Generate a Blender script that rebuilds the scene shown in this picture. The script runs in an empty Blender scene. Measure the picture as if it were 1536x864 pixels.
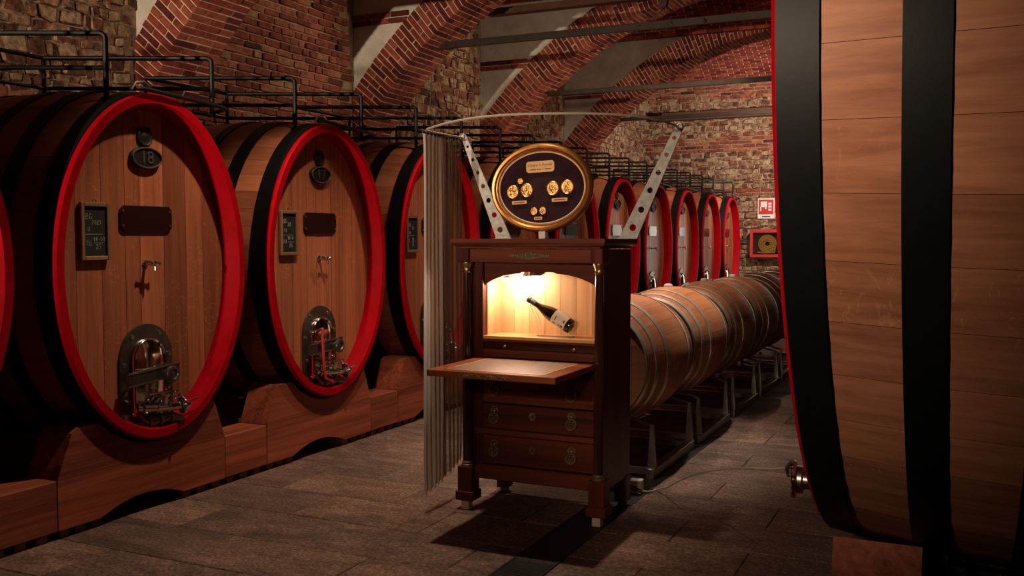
import bpy, math, random
from mathutils import Vector, Matrix, Euler

random.seed(11)
SC = bpy.context.scene
COL = SC.collection
PI = math.pi

# ------------------------------------------------------------------ camera
CAM_H = 1.5
YAW = math.atan(682 / 1447.0)
PITCH = math.atan(74 / 1447.0)
cd = bpy.data.cameras.new('camera')
cd.sensor_width = 36.0
cd.lens = 36.0 * 1447.0 / 1536.0
cd.clip_start = 0.05
cam = bpy.data.objects.new('camera', cd)
cam.location = (0, 0, CAM_H)
cam.rotation_euler = (PI / 2 - PITCH, 0, YAW)
COL.objects.link(cam)
SC.camera = cam

# ------------------------------------------------------------------ world
w = bpy.data.worlds.new('cellar_dark')
SC.world = w
w.use_nodes = True
w.node_tree.nodes['Background'].inputs[0].default_value = (1.0, 0.62, 0.36, 1)
w.node_tree.nodes['Background'].inputs[1].default_value = 0.009

# ------------------------------------------------------------------ view
SC.view_settings.view_transform = 'Standard'
SC.view_settings.look = 'None'
SC.view_settings.gamma = 1.0
SC.view_settings.use_curve_mapping = False
SC.view_settings.exposure = 0.0

# ------------------------------------------------------------------ unseen spot lamps: cellar lights plus added fills
def lamp(loc, target, power, col, angle=100, blend=0.8, radius=0.06):
    l = bpy.data.lights.new('unseen_spot_light', 'SPOT')
    l.energy = power
    l.color = col
    l.spot_size = math.radians(angle)
    l.spot_blend = blend
    l.shadow_soft_size = radius
    o = bpy.data.objects.new('unseen_spot_light', l)
    o.location = loc
    o.rotation_euler = (Vector(target) - Vector(loc)).to_track_quat('-Z', 'Y').to_euler()
    COL.objects.link(o)
    return o

WARM = (1.0, 0.76, 0.53)
NEUT = (1.0, 0.85, 0.70)
# downlights on the track over the aisle in front of the oval casks
lamp((-2.65, 4.5, 4.2), (-3.4, 4.6, 0.0), 380, WARM, 70, 0.6)
lamp((-2.65, 6.7, 4.2), (-3.3, 6.7, 0.0), 260, WARM, 72, 0.7)
lamp((-2.75, 8.6, 4.2), (-3.3, 8.8, 0.0), 240, WARM, 72, 0.7)
lamp((-2.3, 11.0, 4.2), (-4.4, 12.6, 1.8), 270, WARM, 85)
lamp((-2.4, 14.6, 4.1), (-4.4, 15.8, 1.8), 270, WARM, 90)
# strong spot far back in the cellar behind the viewer, shining through the arches
lamp((-3.4, -4.6, 1.9), (-4.3, 7.0, 3.75), 3500, WARM, 38, 0.9, 0.08)
# small fill spots added for the left wall and far arches, one on the vault
lamp((-3.2, 8.6, 3.7), (-6.2, 7.3, 3.1), 150, WARM, 72)
lamp((-3.2, 11.7, 3.7), (-6.2, 10.5, 3.1), 150, WARM, 72)
lamp((-3.2, 5.5, 3.8), (-6.2, 4.4, 3.0), 60, WARM, 70)
for ly, pw in ((6.2, 90), (9.3, 130), (12.4, 130), (15.5, 150)):       # one low spot added per arch to brighten its underside
    lamp((-1.0, ly, 2.7), (-5.2, ly + 0.02, 3.7), pw, WARM, 40, 0.8)
lamp((-1.5, 9.9, 3.3), (-4.6, 12.2, 4.1), 150, WARM, 62)
lamp((-2.3, 13.8, 4.0), (-2.6, 13.7, 5.2), 560, (1.0, 0.9, 0.78), 86)
lamp((-2.4, 16.6, 3.6), (-4.8, 19.6, 2.8), 680, NEUT, 120)
# spot over the barrels, and a low one added near the viewer for the big cask
lamp((-1.95, 7.8, 4.3), (-2.28, 6.9, 0.8), 620, NEUT, 46)
lamp((-1.6, 0.0, 2.1), (-1.08, 2.5, 1.95), 400, WARM, 58, 1.0)
# soft fill lamp added behind the viewer to brighten the cabinet front
lamp((-0.9, -1.0, 2.3), (-2.1, 4.7, 0.75), 95, WARM, 40, 0.9, 0.25)


# ================================================================== helpers
class MB:
    def __init__(self):
        self.v = []
        self.f = []

    def add(self, vs, fs):
        o = len(self.v)
        self.v.extend([tuple(p) for p in vs])
        self.f.extend([tuple(i + o for i in q) for q in fs])
        return self

    def box(self, x0, x1, y0, y1, z0, z1, b=0.0):
        if b <= 0:
            vs = [(x, y, z) for x in (x0, x1) for y in (y0, y1) for z in (z0, z1)]
            return self.add(vs, [(0, 1, 3, 2), (4, 6, 7, 5), (0, 4, 5, 1), (2, 3, 7, 6), (0, 2, 6, 4), (1, 5, 7, 3)])
        vs, fs = chamfer_box(x0, x1, y0, y1, z0, z1, b, b, b)
        return self.add(vs, fs)

    def cyl(self, p0, p1, r0, r1=None, n=16, caps=True):
        if r1 is None:
            r1 = r0
        p0 = Vector(p0)
        p1 = Vector(p1)
        d = (p1 - p0).normalized()
        u = d.orthogonal().normalized()
        v = d.cross(u)
        vs = []
        for p, r in ((p0, r0), (p1, r1)):
            for i in range(n):
                a = 2 * PI * i / n
                vs.append(p + u * (r * math.cos(a)) + v * (r * math.sin(a)))
        fs = [(i, (i + 1) % n, n + (i + 1) % n, n + i) for i in range(n)]
        if caps:
            fs.append(tuple(range(n - 1, -1, -1)))
            fs.append(tuple(range(n, 2 * n)))
        return self.add(vs, fs)

    def tube(self, pts, r, n=8, closed=False, caps=True):
        pts = [Vector(p) for p in pts]
        m = len(pts)
        rr = r if isinstance(r, (list, tuple)) else [r] * m
        vs = []
        prev = None
        for i, p in enumerate(pts):
            if closed:
                t = pts[(i + 1) % m] - pts[(i - 1) % m]
            else:
                t = pts[min(i + 1, m - 1)] - pts[max(i - 1, 0)]
            t.normalize()
            if prev is None:
                u = t.orthogonal().normalized()
            else:
                u = (prev - t * prev.dot(t))
                u = u.normalized() if u.length > 1e-6 else t.orthogonal().normalized()
            prev = u
            v = t.cross(u)
            for k in range(n):
                a = 2 * PI * k / n
                vs.append(p + u * (rr[i] * math.cos(a)) + v * (rr[i] * math.sin(a)))
        fs = []
        for i in range(m if closed else m - 1):
            j = (i + 1) % m
            for k in range(n):
                fs.append((i * n + k, i * n + (k + 1) % n, j * n + (k + 1) % n, j * n + k))
        if not closed and caps:
            fs.append(tuple(range(n - 1, -1, -1)))
            fs.append(tuple(range((m - 1) * n, m * n)))
        return self.add(vs, fs)

    def lathe(self, prof, o=(0, 0, 0), axis=(0, 0, 1), n=24):
        o = Vector(o)
        d = Vector(axis).normalized()
        u = d.orthogonal().normalized()
        v = d.cross(u)
        vs = []
        for r, h in prof:
            for i in range(n):
                a = 2 * PI * i / n
                vs.append(o + d * h + u * (r * math.cos(a)) + v * (r * math.sin(a)))
        fs = []
        for j in range(len(prof) - 1):
            for i in range(n):
                k = (i + 1) % n
                fs.append((j * n + i, j * n + k, (j + 1) * n + k, (j + 1) * n + i))
        if prof[0][0] > 1e-6:
            fs.append(tuple(range(n - 1, -1, -1)))
        if prof[-1][0] > 1e-6:
            fs.append(tuple(range((len(prof) - 1) * n, len(prof) * n)))
        return self.add(vs, fs)

    def prism(self, poly, fn, w0, w1):
        """poly of (u,v); fn(u,v,w) -> xyz"""
        n = len(poly)
        vs = [fn(u, v, w0) for u, v in poly] + [fn(u, v, w1) for u, v in poly]
        fs = [tuple(range(n - 1, -1, -1)), tuple(range(n, 2 * n))]
        fs += [(i, (i + 1) % n, n + (i + 1) % n, n + i) for i in range(n)]
        return self.add(vs, fs)

    def strip(self, la, lb, fn, w0, w1):
        """solid between two polylines la (lower) and lb (upper), same length"""
        n = len(la)
        vs = [fn(u, v, w0) for u, v in la] + [fn(u, v, w0) for u, v in lb] + \
             [fn(u, v, w1) for u, v in la] + [fn(u, v, w1) for u, v in lb]
        fs = []
        for i in range(n - 1):
            fs.append((i, n + i, n + i + 1, i + 1))
            fs.append((2 * n + i, 2 * n + i + 1, 3 * n + i + 1, 3 * n + i))
            fs.append((i, i + 1, 2 * n + i + 1, 2 * n + i))
            fs.append((n + i, 3 * n + i, 3 * n + i + 1, n + i + 1))
        fs.append((0, 2 * n, 3 * n, n))
        fs.append((n - 1, 2 * n - 1, 4 * n - 1, 3 * n - 1))
        return self.add(vs, fs)

    def torus(self, c, axis, R, r, n=24, m=8, sx=1.0):
        c = Vector(c)
        d = Vector(axis).normalized()
        u = d.orthogonal().normalized()
        v = d.cross(u)
        return self.tube([c + u * (R * math.cos(2 * PI * i / n)) + v * (R * sx * math.sin(2 * PI * i / n)) for i in range(n)], r, m, closed=True)

    def ball(self, c, r, n=12, sc=(1, 1, 1)):
        vs = []
        fs = []
        m = n // 2
        for j in range(1, m):
            th = PI * j / m
            for i in range(n):
                a = 2 * PI * i / n
                vs.append((c[0] + sc[0] * r * math.sin(th) * math.cos(a), c[1] + sc[1] * r * math.sin(th) * math.sin(a), c[2] + sc[2] * r * math.cos(th)))
        for j in range(m - 2):
            for i in range(n):
                k = (i + 1) % n
                fs.append((j * n + i, (j + 1) * n + i, (j + 1) * n + k, j * n + k))
        t = len(vs)
        vs.append((c[0], c[1], c[2] + sc[2] * r))
        vs.append((c[0], c[1], c[2] - sc[2] * r))
        for i in range(n):
            k = (i + 1) % n
            fs.append((t, i, k))
            fs.append((t + 1, (m - 2) * n + k, (m - 2) * n + i))
        return self.add(vs, fs)

    def mesh(self, name, mat, smooth=35):
        me = bpy.data.meshes.new(name)
        me.from_pydata(self.v, [], self.f)
        if mat is not None:
            me.materials.append(mat)
        if smooth:
            me.shade_smooth()
            me.set_sharp_from_angle(angle=math.radians(smooth))
        return me

    def build(self, name, mat, parent=None, loc=(0, 0, 0), smooth=35):
        return link(name, self.mesh(name, mat, smooth), parent, loc)


def chamfer_box(x0, x1, y0, y1, z0, z1, bx, by, bz, jit=0.0, rnd=None):
    vs = []
    idx = {}
    for i, x in enumerate((x0, x1)):
        for j, y in enumerate((y0, y1)):
            for k, z in enumerate((z0, z1)):
                sx = bx if i == 0 else -bx
                sy = by if j == 0 else -by
                sz = bz if k == 0 else -bz
                d = [rnd.uniform(-jit, jit) for _ in range(3)] if jit else (0, 0, 0)
                for a, p in enumerate(((x, y + sy, z + sz), (x + sx, y, z + sz), (x + sx, y + sy, z))):
                    idx[i, j, k, a] = len(vs)
                    vs.append((p[0] + d[0] * (x1 - x0), p[1] + d[1] * (y1 - y0), p[2] + d[2] * (z1 - z0)))
    fs = []
    g = idx
    fs.append((g[0, 0, 0, 0], g[0, 0, 1, 0], g[0, 1, 1, 0], g[0, 1, 0, 0]))
    fs.append((g[1, 0, 0, 0], g[1, 1, 0, 0], g[1, 1, 1, 0], g[1, 0, 1, 0]))
    fs.append((g[0, 0, 0, 1], g[1, 0, 0, 1], g[1, 0, 1, 1], g[0, 0, 1, 1]))
    fs.append((g[0, 1, 0, 1], g[0, 1, 1, 1], g[1, 1, 1, 1], g[1, 1, 0, 1]))
    fs.append((g[0, 0, 0, 2], g[0, 1, 0, 2], g[1, 1, 0, 2], g[1, 0, 0, 2]))
    fs.append((g[0, 0, 1, 2], g[1, 0, 1, 2], g[1, 1, 1, 2], g[0, 1, 1, 2]))
    for i in (0, 1):
        for j in (0, 1):
            q = (g[i, j, 0, 0], g[i, j, 0, 1], g[i, j, 1, 1], g[i, j, 1, 0])
            fs.append(q if (i + j) % 2 == 0 else q[::-1])
    for i in (0, 1):
        for k in (0, 1):
            q = (g[i, 0, k, 0], g[i, 1, k, 0], g[i, 1, k, 2], g[i, 0, k, 2])
            fs.append(q if (i + k) % 2 == 0 else q[::-1])
    for j in (0, 1):
        for k in (0, 1):
            q = (g[0, j, k, 1], g[0, j, k, 2], g[1, j, k, 2], g[1, j, k, 1])
            fs.append(q if (j + k) % 2 == 0 else q[::-1])
    for i in (0, 1):
        for j in (0, 1):
            for k in (0, 1):
                q = (g[i, j, k, 0], g[i, j, k, 2], g[i, j, k, 1])
                fs.append(q if (i + j + k) % 2 == 0 else q[::-1])
    return vs, fs


def link(name, data, parent=None, loc=(0, 0, 0), rot=None, scale=None):
    o = bpy.data.objects.new(name, data)
    COL.objects.link(o)
    o.location = loc
    if rot is not None:
        o.rotation_euler = rot
    if scale is not None:
        o.scale = scale
    if parent is not None:
        o.parent = parent
    return o


def tag(o, label=None, cat=None, group=None, kind=None):
    if label:
        o['label'] = label
    if cat:
        o['category'] = cat
    if group:
        o['group'] = group
    if kind:
        o['kind'] = kind
    return o


def thing(name, label, cat, loc=(0, 0, 0), rotz=0, group=None):
    o = link(name, None, None, loc, (0, 0, rotz))
    o.empty_display_size = 0.1
    return tag(o, label, cat, group)


def copy_tree(o, parent=None):
    c = o.copy()
    COL.objects.link(c)
    c.parent = parent
    for ch in KIDS.get(o.name, []):
        copy_tree(ch, c)
    return c


KIDS = {}


def index_kids(o):
    KIDS[o.name] = list(o.children)
    for c in o.children:
        index_kids(c)


def text_mesh(s, size, ext, mat):
    cu = bpy.data.curves.new('lettering', 'FONT')
    cu.body = s
    cu.size = size
    cu.extrude = ext
    cu.align_x = 'CENTER'
    cu.align_y = 'CENTER'
    ob = bpy.data.objects.new('lettering', cu)
    COL.objects.link(ob)
    dg = bpy.context.evaluated_depsgraph_get()
    me = bpy.data.meshes.new_from_object(ob.evaluated_get(dg))
    bpy.data.objects.remove(ob)
    me.materials.clear()
    me.materials.append(mat)
    return me


# camera projection for choosing which repeats show largest (1536 x 864 frame)
_f = Vector((-math.sin(YAW) * math.cos(PITCH), math.cos(YAW) * math.cos(PITCH), -math.sin(PITCH)))
_r = Vector((math.cos(YAW), math.sin(YAW), 0))
_u = _r.cross(_f)


def seen(p):
    v = Vector(p) - Vector((0, 0, CAM_H))
    z = v.dot(_f)
    if z < 0.3:
        return 0
    x = 768 + 1447 * v.dot(_r) / z
    y = 432 - 1447 * v.dot(_u) / z
    if -30 < x < 1180 and -30 < y < 880:
        return 1.0 / z
    return 0.0


# ================================================================== materials
MATS = {}


class NT:
    def __init__(self, name):
        self.m = bpy.data.materials.new(name)
        self.m.use_nodes = True
        self.t = self.m.node_tree
        self.b = self.t.nodes['Principled BSDF']

    def n(self, typ, **kw):
        nd = self.t.nodes.new('ShaderNode' + typ)
        for k, v in kw.items():
            setattr(nd, k, v)
        return nd

    def l(self, a, b):
        self.t.links.new(a, b)

    def set(self, **kw):
        for k, v in kw.items():
            k = k.replace('_', ' ')
            i = self.b.inputs[k]
            i.default_value = (*v, 1) if isinstance(v, tuple) and len(v) == 3 else v
        return self

    def coords(self, scale, jitter=True):
        tc = self.n('TexCoord')
        src = tc.outputs['Object']
        if jitter:
            oi = self.n('ObjectInfo')
            mu = self.n('VectorMath', operation='SCALE')
            cx = self.n('CombineXYZ')
            for i in range(3):
                self.l(oi.outputs['Random'], cx.inputs[i])
            self.l(cx.outputs[0], mu.inputs[0])
            mu.inputs['Scale'].default_value = 53.0
            ad = self.n('VectorMath', operation='ADD')
            self.l(src, ad.inputs[0])
            self.l(mu.outputs[0], ad.inputs[1])
            src = ad.outputs[0]
        mp = self.n('Mapping')
        mp.inputs['Scale'].default_value = scale
        self.l(src, mp.inputs[0])
        return mp.outputs[0]

    def noise(self, vec, scale, detail=4, rough=0.6, dist=0.0):
        nz = self.n('TexNoise')
        nz.inputs['Scale'].default_value = scale
        nz.inputs['Detail'].default_value = detail
        nz.inputs['Roughness'].default_value = rough
        nz.inputs['Distortion'].default_value = dist
        if vec is not None:
            self.l(vec, nz.inputs['Vector'])
        return nz.outputs['Fac']

    def ramp(self, fac, stops, interp='LINEAR'):
        r = self.n('ValToRGB')
        e = r.color_ramp
        e.interpolation = interp
        while len(e.elements) < len(stops):
            e.elements.new(0.5)
        for el, (p, c) in zip(e.elements, stops):
            el.position = p
            el.color = (*c, 1) if len(c) == 3 else c
        self.l(fac, r.inputs[0])
        return r.outputs[0]

    def mix(self, fac, a, b, mode='MIX'):
        m = self.n('Mix', data_type='RGBA', blend_type=mode)
        if isinstance(fac, float):
            m.inputs[0].default_value = fac
        else:
            self.l(fac, m.inputs[0])
        for s, i in ((a, 6), (b, 7)):
            if isinstance(s, tuple):
                m.inputs[i].default_value = (*s, 1)
            else:
                self.l(s, m.inputs[i])
        return m.outputs[2]

    def rand(self):
        """per object / per island value 0..1"""
        oi = self.n('ObjectInfo')
        ge = self.n('NewGeometry')
        a = self.n('Math', operation='ADD')
        self.l(oi.outputs['Random'], a.inputs[0])
        self.l(ge.outputs['Random Per Island'], a.inputs[1])
        fr = self.n('Math', operation='FRACT')
        self.l(a.outputs[0], fr.inputs[0])
        return fr.outputs[0]

    def orand(self):
        return self.n('ObjectInfo').outputs['Random']

    def math(self, op, a, b):
        m = self.n('Math', operation=op)
        for s, i in ((a, 0), (b, 1)):
            if isinstance(s, (int, float)):
                m.inputs[i].default_value = s
            else:
                self.l(s, m.inputs[i])
        return m.outputs[0]

    def color(self, c):
        self.l(c, self.b.inputs['Base Color'])
        return self

    def bump(self, h, strength=0.3, dist=0.01):
        bp = self.n('Bump')
        bp.inputs['Strength'].default_value = strength
        bp.inputs['Distance'].default_value = dist
        self.l(h, bp.inputs['Height'])
        self.l(bp.outputs[0], self.b.inputs['Normal'])
        return self


def plain(name, col, rough=0.5, metal=0.0, spec=0.5, bump=0.0, var=0.0, scale=8.0):
    k = NT(name)
    k.set(Base_Color=col, Roughness=rough, Metallic=metal)
    k.b.inputs['Specular IOR Level'].default_value = spec
    if var or bump:
        vec = k.coords((1, 1, 1))
        nz = k.noise(vec, scale, 5, 0.65)
        if var:
            lo = tuple(c * (1 - var) for c in col)
            hi = tuple(min(1, c * (1 + var)) for c in col)
            k.color(k.ramp(nz, [(0.3, lo), (0.7, hi)]))
        if bump:
            k.bump(nz, bump, 0.004)
    return k.m


def wood(name, dark, light, axis, rough=0.55, gscale=1.0, var=0.35, bump=0.15, fleck=0.0, knots=0.0, spec=0.4, coat=0.0):
    """grain runs along axis; each piece gets its own tone"""
    k = NT(name)
    lo, hi = 1.4 * gscale, 42.0 * gscale
    sc = [hi, hi, hi]
    sc['xyz'.index(axis)] = lo
    vec = k.coords(tuple(sc))
    g1 = k.noise(vec, 1.0, 5, 0.65, 0.4)
    sc2 = [s * 0.18 for s in sc]
    vec2 = k.coords(tuple(sc2))
    g2 = k.noise(vec2, 1.0, 3, 0.5, 0.8)
    f = k.math('ADD', k.math('MULTIPLY', g1, 0.55), k.math('MULTIPLY', g2, 0.45))
    c = k.ramp(f, [(0.30, dark), (0.70, light)])
    r = k.rand()
    tone = k.math('ADD', k.math('MULTIPLY', r, var * 2), 1.0 - var)
    sc_ = k.n('CombineColor')
    for i in range(3):
        k.l(tone, sc_.inputs[i])
    c = k.mix(1.0, c, sc_.outputs[0], 'MULTIPLY')
    if fleck:
        s3 = [9.0, 9.0, 9.0]
        s3['xyz'.index(axis)] = 22.0
        v3 = k.coords(tuple(s3))
        f3 = k.noise(v3, 1.0, 3, 0.5, 2.2)
        f3 = k.ramp(f3, [(0.60, (0, 0, 0)), (0.66, (1, 1, 1)), (0.70, (0, 0, 0))])
        big = k.noise(k.coords((1.6, 1.6, 1.6)), 1.0, 2, 0.5)
        big = k.ramp(big, [(0.45, (0, 0, 0)), (0.6, (1, 1, 1))])
        fm = k.math('MULTIPLY', k.math('MULTIPLY', f3, big), fleck)
        c = k.mix(fm, c, tuple(min(1, x * 1.9) for x in light))
    if knots:
        vo = k.n('TexVoronoi')
        s4 = [3.2, 3.2, 3.2]
        s4['xyz'.index(axis)] = 1.7
        k.l(k.coords(tuple(s4)), vo.inputs['Vector'])
        vo.inputs['Scale'].default_value = 1.0
        kf = k.ramp(vo.outputs['Distance'], [(0.02, (1, 1, 1)), (0.10, (0, 0, 0))])
        c = k.mix(k.math('MULTIPLY', kf, knots), c, tuple(x * 0.25 for x in dark))
    k.color(c)
    k.set(Roughness=rough)
    k.b.inputs['Specular IOR Level'].default_value = spec
    if coat:
        k.set(Coat_Weight=coat, Coat_Roughness=0.12)
    if bump:
        k.bump(g1, bump, 0.003)
    return k.m


def masonry(name, stops, rough=0.9, bump=0.6, mottled=0.5, soot=None):
    k = NT(name)
    pos = k.n('NewGeometry').outputs['Position']
    r = k.rand()
    c = k.ramp(r, stops)
    n1 = k.noise(pos, 14, 6, 0.7)
    n2 = k.noise(pos, 60, 4, 0.7)
    m = k.ramp(n1, [(0.32, (1 - mottled,) * 3), (0.68, (1 + mottled * 0.5,) * 3)])
    c = k.mix(1.0, c, m, 'MULTIPLY')
    k.color(c)
    k.set(Roughness=rough)
    k.b.inputs['Specular IOR Level'].default_value = 0.2
    h = k.math('ADD', n1, k.math('MULTIPLY', n2, 0.5))
    k.bump(h, bump, 0.012)
    return k.m


M = {}
M['oak_head'] = wood('oak_head', (0.14, 0.038, 0.020), (0.44, 0.145, 0.068), 'z', 0.36, 1.0, 0.36, 0.12, 0.25, 0, 0.25)
M['oak_stave'] = wood('oak_stave', (0.20, 0.062, 0.028), (0.42, 0.145, 0.066), 'x', 0.5, 1.0, 0.22, 0.15, 0, 0, 0.2)
M['oak_big'] = wood('oak_big', (0.20, 0.068, 0.034), (0.52, 0.222, 0.122), 'x', 0.5, 0.7, 0.2, 0.12, 0.16, 0, 0.2)
M['oak_barrel'] = wood('oak_barrel', (0.26, 0.092, 0.040), (0.54, 0.215, 0.096), 'y', 0.5, 1.0, 0.12, 0.12, 0, 0, 0.2)
M['oak_barrel_head'] = wood('oak_barrel_head', (0.16, 0.07, 0.03), (0.32, 0.16, 0.075), 'x', 0.6, 1.0, 0.2, 0.15)
M['hoop'] = plain('black_hoop_paint', (0.0045, 0.0049, 0.0058), 0.46, 0.0, 0.14, 0.1, 0.2, 20)
M['red'] = plain('red_chime_paint', (0.31, 0.0012, 0.006), 0.55, 0.0, 0.04, 0.05, 0.15, 14)
M['fir_y'] = wood('cradle_fir', (0.060, 0.013, 0.006), (0.40, 0.098, 0.046), 'y', 0.6, 0.8, 0.2, 0.4, 0, 1.0, 0.2)
M['fir_dark'] = wood('cradle_block_wood', (0.10, 0.04, 0.018), (0.2, 0.08, 0.035), 'y', 0.7, 0.7, 0.2, 0.2)
M['pipe'] = plain('black_pipe_paint', (0.005, 0.0055, 0.006), 0.45, 0.0, 0.2)
M['steel'] = plain('brushed_steel', (0.42, 0.39, 0.36), 0.30, 1.0, 0.5, 0.05, 0.15, 30)
M['chrome'] = plain('chrome', (0.62, 0.60, 0.58), 0.12, 1.0)
M['dark_steel'] = plain('dark_steel', (0.15, 0.135, 0.12), 0.32, 0.9, 0.5, 0.1, 0.25, 12)
M['hoop_steel'] = plain('galvanised_hoop', (0.52, 0.48, 0.42), 0.34, 0.55, 0.5, 0.05, 0.3, 9)
M['rack'] = plain('rack_steel', (0.30, 0.27, 0.245), 0.45, 1.0, 0.5, 0.1, 0.3, 10)
M['galv'] = plain('galvanised_arm', (0.40, 0.385, 0.37), 0.6, 0.2, 0.4, 0.05, 0.3, 40)
M['rail_metal'] = plain('satin_rail', (0.50, 0.43, 0.36), 0.4, 0.3)
M['iron'] = plain('tie_iron', (0.035, 0.024, 0.019), 0.6, 0.3, 0.4, 0.2, 0.3, 10)
M['rust_iron'] = plain('rusty_beam', (0.075, 0.028, 0.017), 0.7, 0.1, 0.4, 0.2, 0.3, 10)
M['mahog_x'] = wood('mahogany_rails', (0.024, 0.006, 0.0045), (0.175, 0.042, 0.021), 'x', 0.36, 0.5, 0.2, 0.05, 0, 0, 0.16, 0.05)
M['mahog_z'] = wood('mahogany_uprights', (0.020, 0.0045, 0.0032), (0.130, 0.030, 0.015), 'z', 0.36, 0.5, 0.2, 0.05, 0, 0, 0.16, 0.05)
M['mahog_flap_lit'] = wood('lit_polished_mahogany_flap', (0.14, 0.032, 0.010), (0.34, 0.088, 0.028), 'x', 0.3, 0.5, 0.1, 0.05, 0, 0, 0.4, 0.2)  # lighter than the other mahogany: grazing light put into the colour
M['ebony'] = plain('ebonised_column', (0.030, 0.009, 0.006), 0.12, 0.0, 0.6, 0, 0.3, 6)
M['niche'] = wood('golden_maple', (0.34, 0.14, 0.048), (0.74, 0.42, 0.19), 'z', 0.42, 0.45, 0.2, 0.05, 0, 0, 0.4)
M['niche_floor'] = wood('golden_maple_shelf', (0.42, 0.20, 0.07), (0.66, 0.38, 0.16), 'x', 0.4, 0.5, 0.1, 0.05)
M['leather'] = plain('writing_leather', (0.20, 0.105, 0.062), 0.48, 0.0, 0.5, 0.15, 0.3, 22)
M['gilt_line'] = plain('gilt_tooling', (0.62, 0.30, 0.09), 0.4, 0.3, 0.5)
M['brass'] = plain('aged_brass', (0.36, 0.23, 0.09), 0.36, 1.0, 0.5, 0.1, 0.35, 30)
M['old_brass'] = plain('dull_brass', (0.20, 0.145, 0.085), 0.5, 0.6, 0.5, 0.1, 0.35, 30)
M['gold'] = plain('gilt_frame', (0.40, 0.165, 0.045), 0.33, 0.85, 0.5, 0.15, 0.3, 16)
M['medal'] = plain('gold_medal', (0.60, 0.34, 0.12), 0.3, 0.9, 0.5, 0.5, 0.35, 60)
M['velvet'] = plain('aubergine_velvet', (0.022, 0.006, 0.010), 0.85, 0.0, 0.2, 0.1, 0.4, 12)
M['plaque'] = plain('engraved_brass_plaque', (0.50, 0.29, 0.12), 0.45, 0.4, 0.5, 0, 0.12, 20)
M['ink_red'] = plain('red_brown_ink', (0.10, 0.018, 0.008), 0.7)
M['bronze'] = plain('bronze_plate', (0.07, 0.045, 0.034), 0.33, 0.9, 0.5, 0.1, 0.3, 30)
M['cast_iron'] = plain('cast_iron', (0.02, 0.017, 0.016), 0.5, 0.5, 0.5, 0.2, 0.3, 30)
M['cast_edge'] = plain('cast_iron_raised', (0.10, 0.078, 0.064), 0.45, 0.4)
M['nameplate'] = plain('dark_lacquer_plate', (0.022, 0.007, 0.006), 0.14, 0.0, 0.6)
M['slate'] = plain('slate', (0.012, 0.013, 0.013), 0.7, 0.0, 0.3, 0, 0.4, 14)
M['chalk'] = plain('chalk', (0.42, 0.40, 0.37), 0.9)
M['slate_frame'] = wood('slate_frame_wood', (0.13, 0.062, 0.028), (0.25, 0.125, 0.06), 'z', 0.6, 0.6, 0.15, 0.1)
M['white_plastic'] = plain('white_plastic', (0.62, 0.60, 0.57), 0.5)
M['black_rubber'] = plain('black_rubber', (0.010, 0.010, 0.010), 0.6)
M['cable'] = plain('pale_cable', (0.45, 0.36, 0.27), 0.5)
M['red_plastic'] = plain('red_hose', (0.32, 0.012, 0.010), 0.4)
M['sign_red'] = plain('sign_red', (0.40, 0.010, 0.012), 0.4)
M['hose'] = plain('folded_hose', (0.50, 0.30, 0.07), 0.7, 0, 0.3, 0.2, 0.3, 20)
M['pale_wood'] = plain('pale_block', (0.50, 0.36, 0.28), 0.7, 0, 0.3, 0.1, 0.15, 10)
M['plaster'] = plain('old_plaster', (0.58, 0.54, 0.48), 0.9, 0.0, 0.2, 0.5, 0.22, 3.5)
M['mortar'] = plain('lime_mortar', (0.60, 0.43, 0.33), 0.95, 0.0, 0.15, 0.6, 0.25, 18)
M['mortar_dark'] = plain('earthy_mortar', (0.17, 0.11, 0.072), 0.95, 0.0, 0.15, 0.8, 0.4, 12)
M['mortar_wall'] = plain('pale_wall_mortar', (0.29, 0.20, 0.135), 0.95, 0.0, 0.15, 0.8, 0.4, 12)
M['brick'] = masonry('arch_brick', [(0.0, (0.10, 0.020, 0.016)), (0.35, (0.19, 0.036, 0.025)), (0.7, (0.27, 0.055, 0.036)), (1.0, (0.35, 0.10, 0.055))])
M['wall_brick'] = masonry('wall_brick', [(0.0, (0.055, 0.022, 0.016)), (0.06, (0.16, 0.042, 0.030)), (0.55, (0.24, 0.065, 0.042)), (0.85, (0.31, 0.115, 0.065)), (1.0, (0.30, 0.18, 0.09))], 0.95, 0.9, 0.6)
M['rubble'] = masonry('rubble_stone', [(0.0, (0.085, 0.044, 0.030)), (0.25, (0.21, 0.075, 0.045)), (0.5, (0.26, 0.145, 0.085)), (0.75, (0.33, 0.21, 0.125)), (1.0, (0.38, 0.27, 0.17))], 0.95, 1.0, 0.85)
M['glass'] = NT('clear_glass').set(Base_Color=(1, 1, 1), Roughness=0.02, Transmission_Weight=1.0, IOR=1.45).m
M['acrylic'] = NT('clear_acrylic').set(Base_Color=(0.95, 0.95, 0.92), Roughness=0.04, Transmission_Weight=0.85, IOR=1.49).m
M['bottle'] = plain('dark_bottle_glass', (0.012, 0.005, 0.003), 0.06, 0.0, 0.8)
M['paper'] = plain('label_paper', (0.72, 0.66, 0.56), 0.7)
M['print'] = plain('label_print', (0.16, 0.09, 0.05), 0.7)

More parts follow.
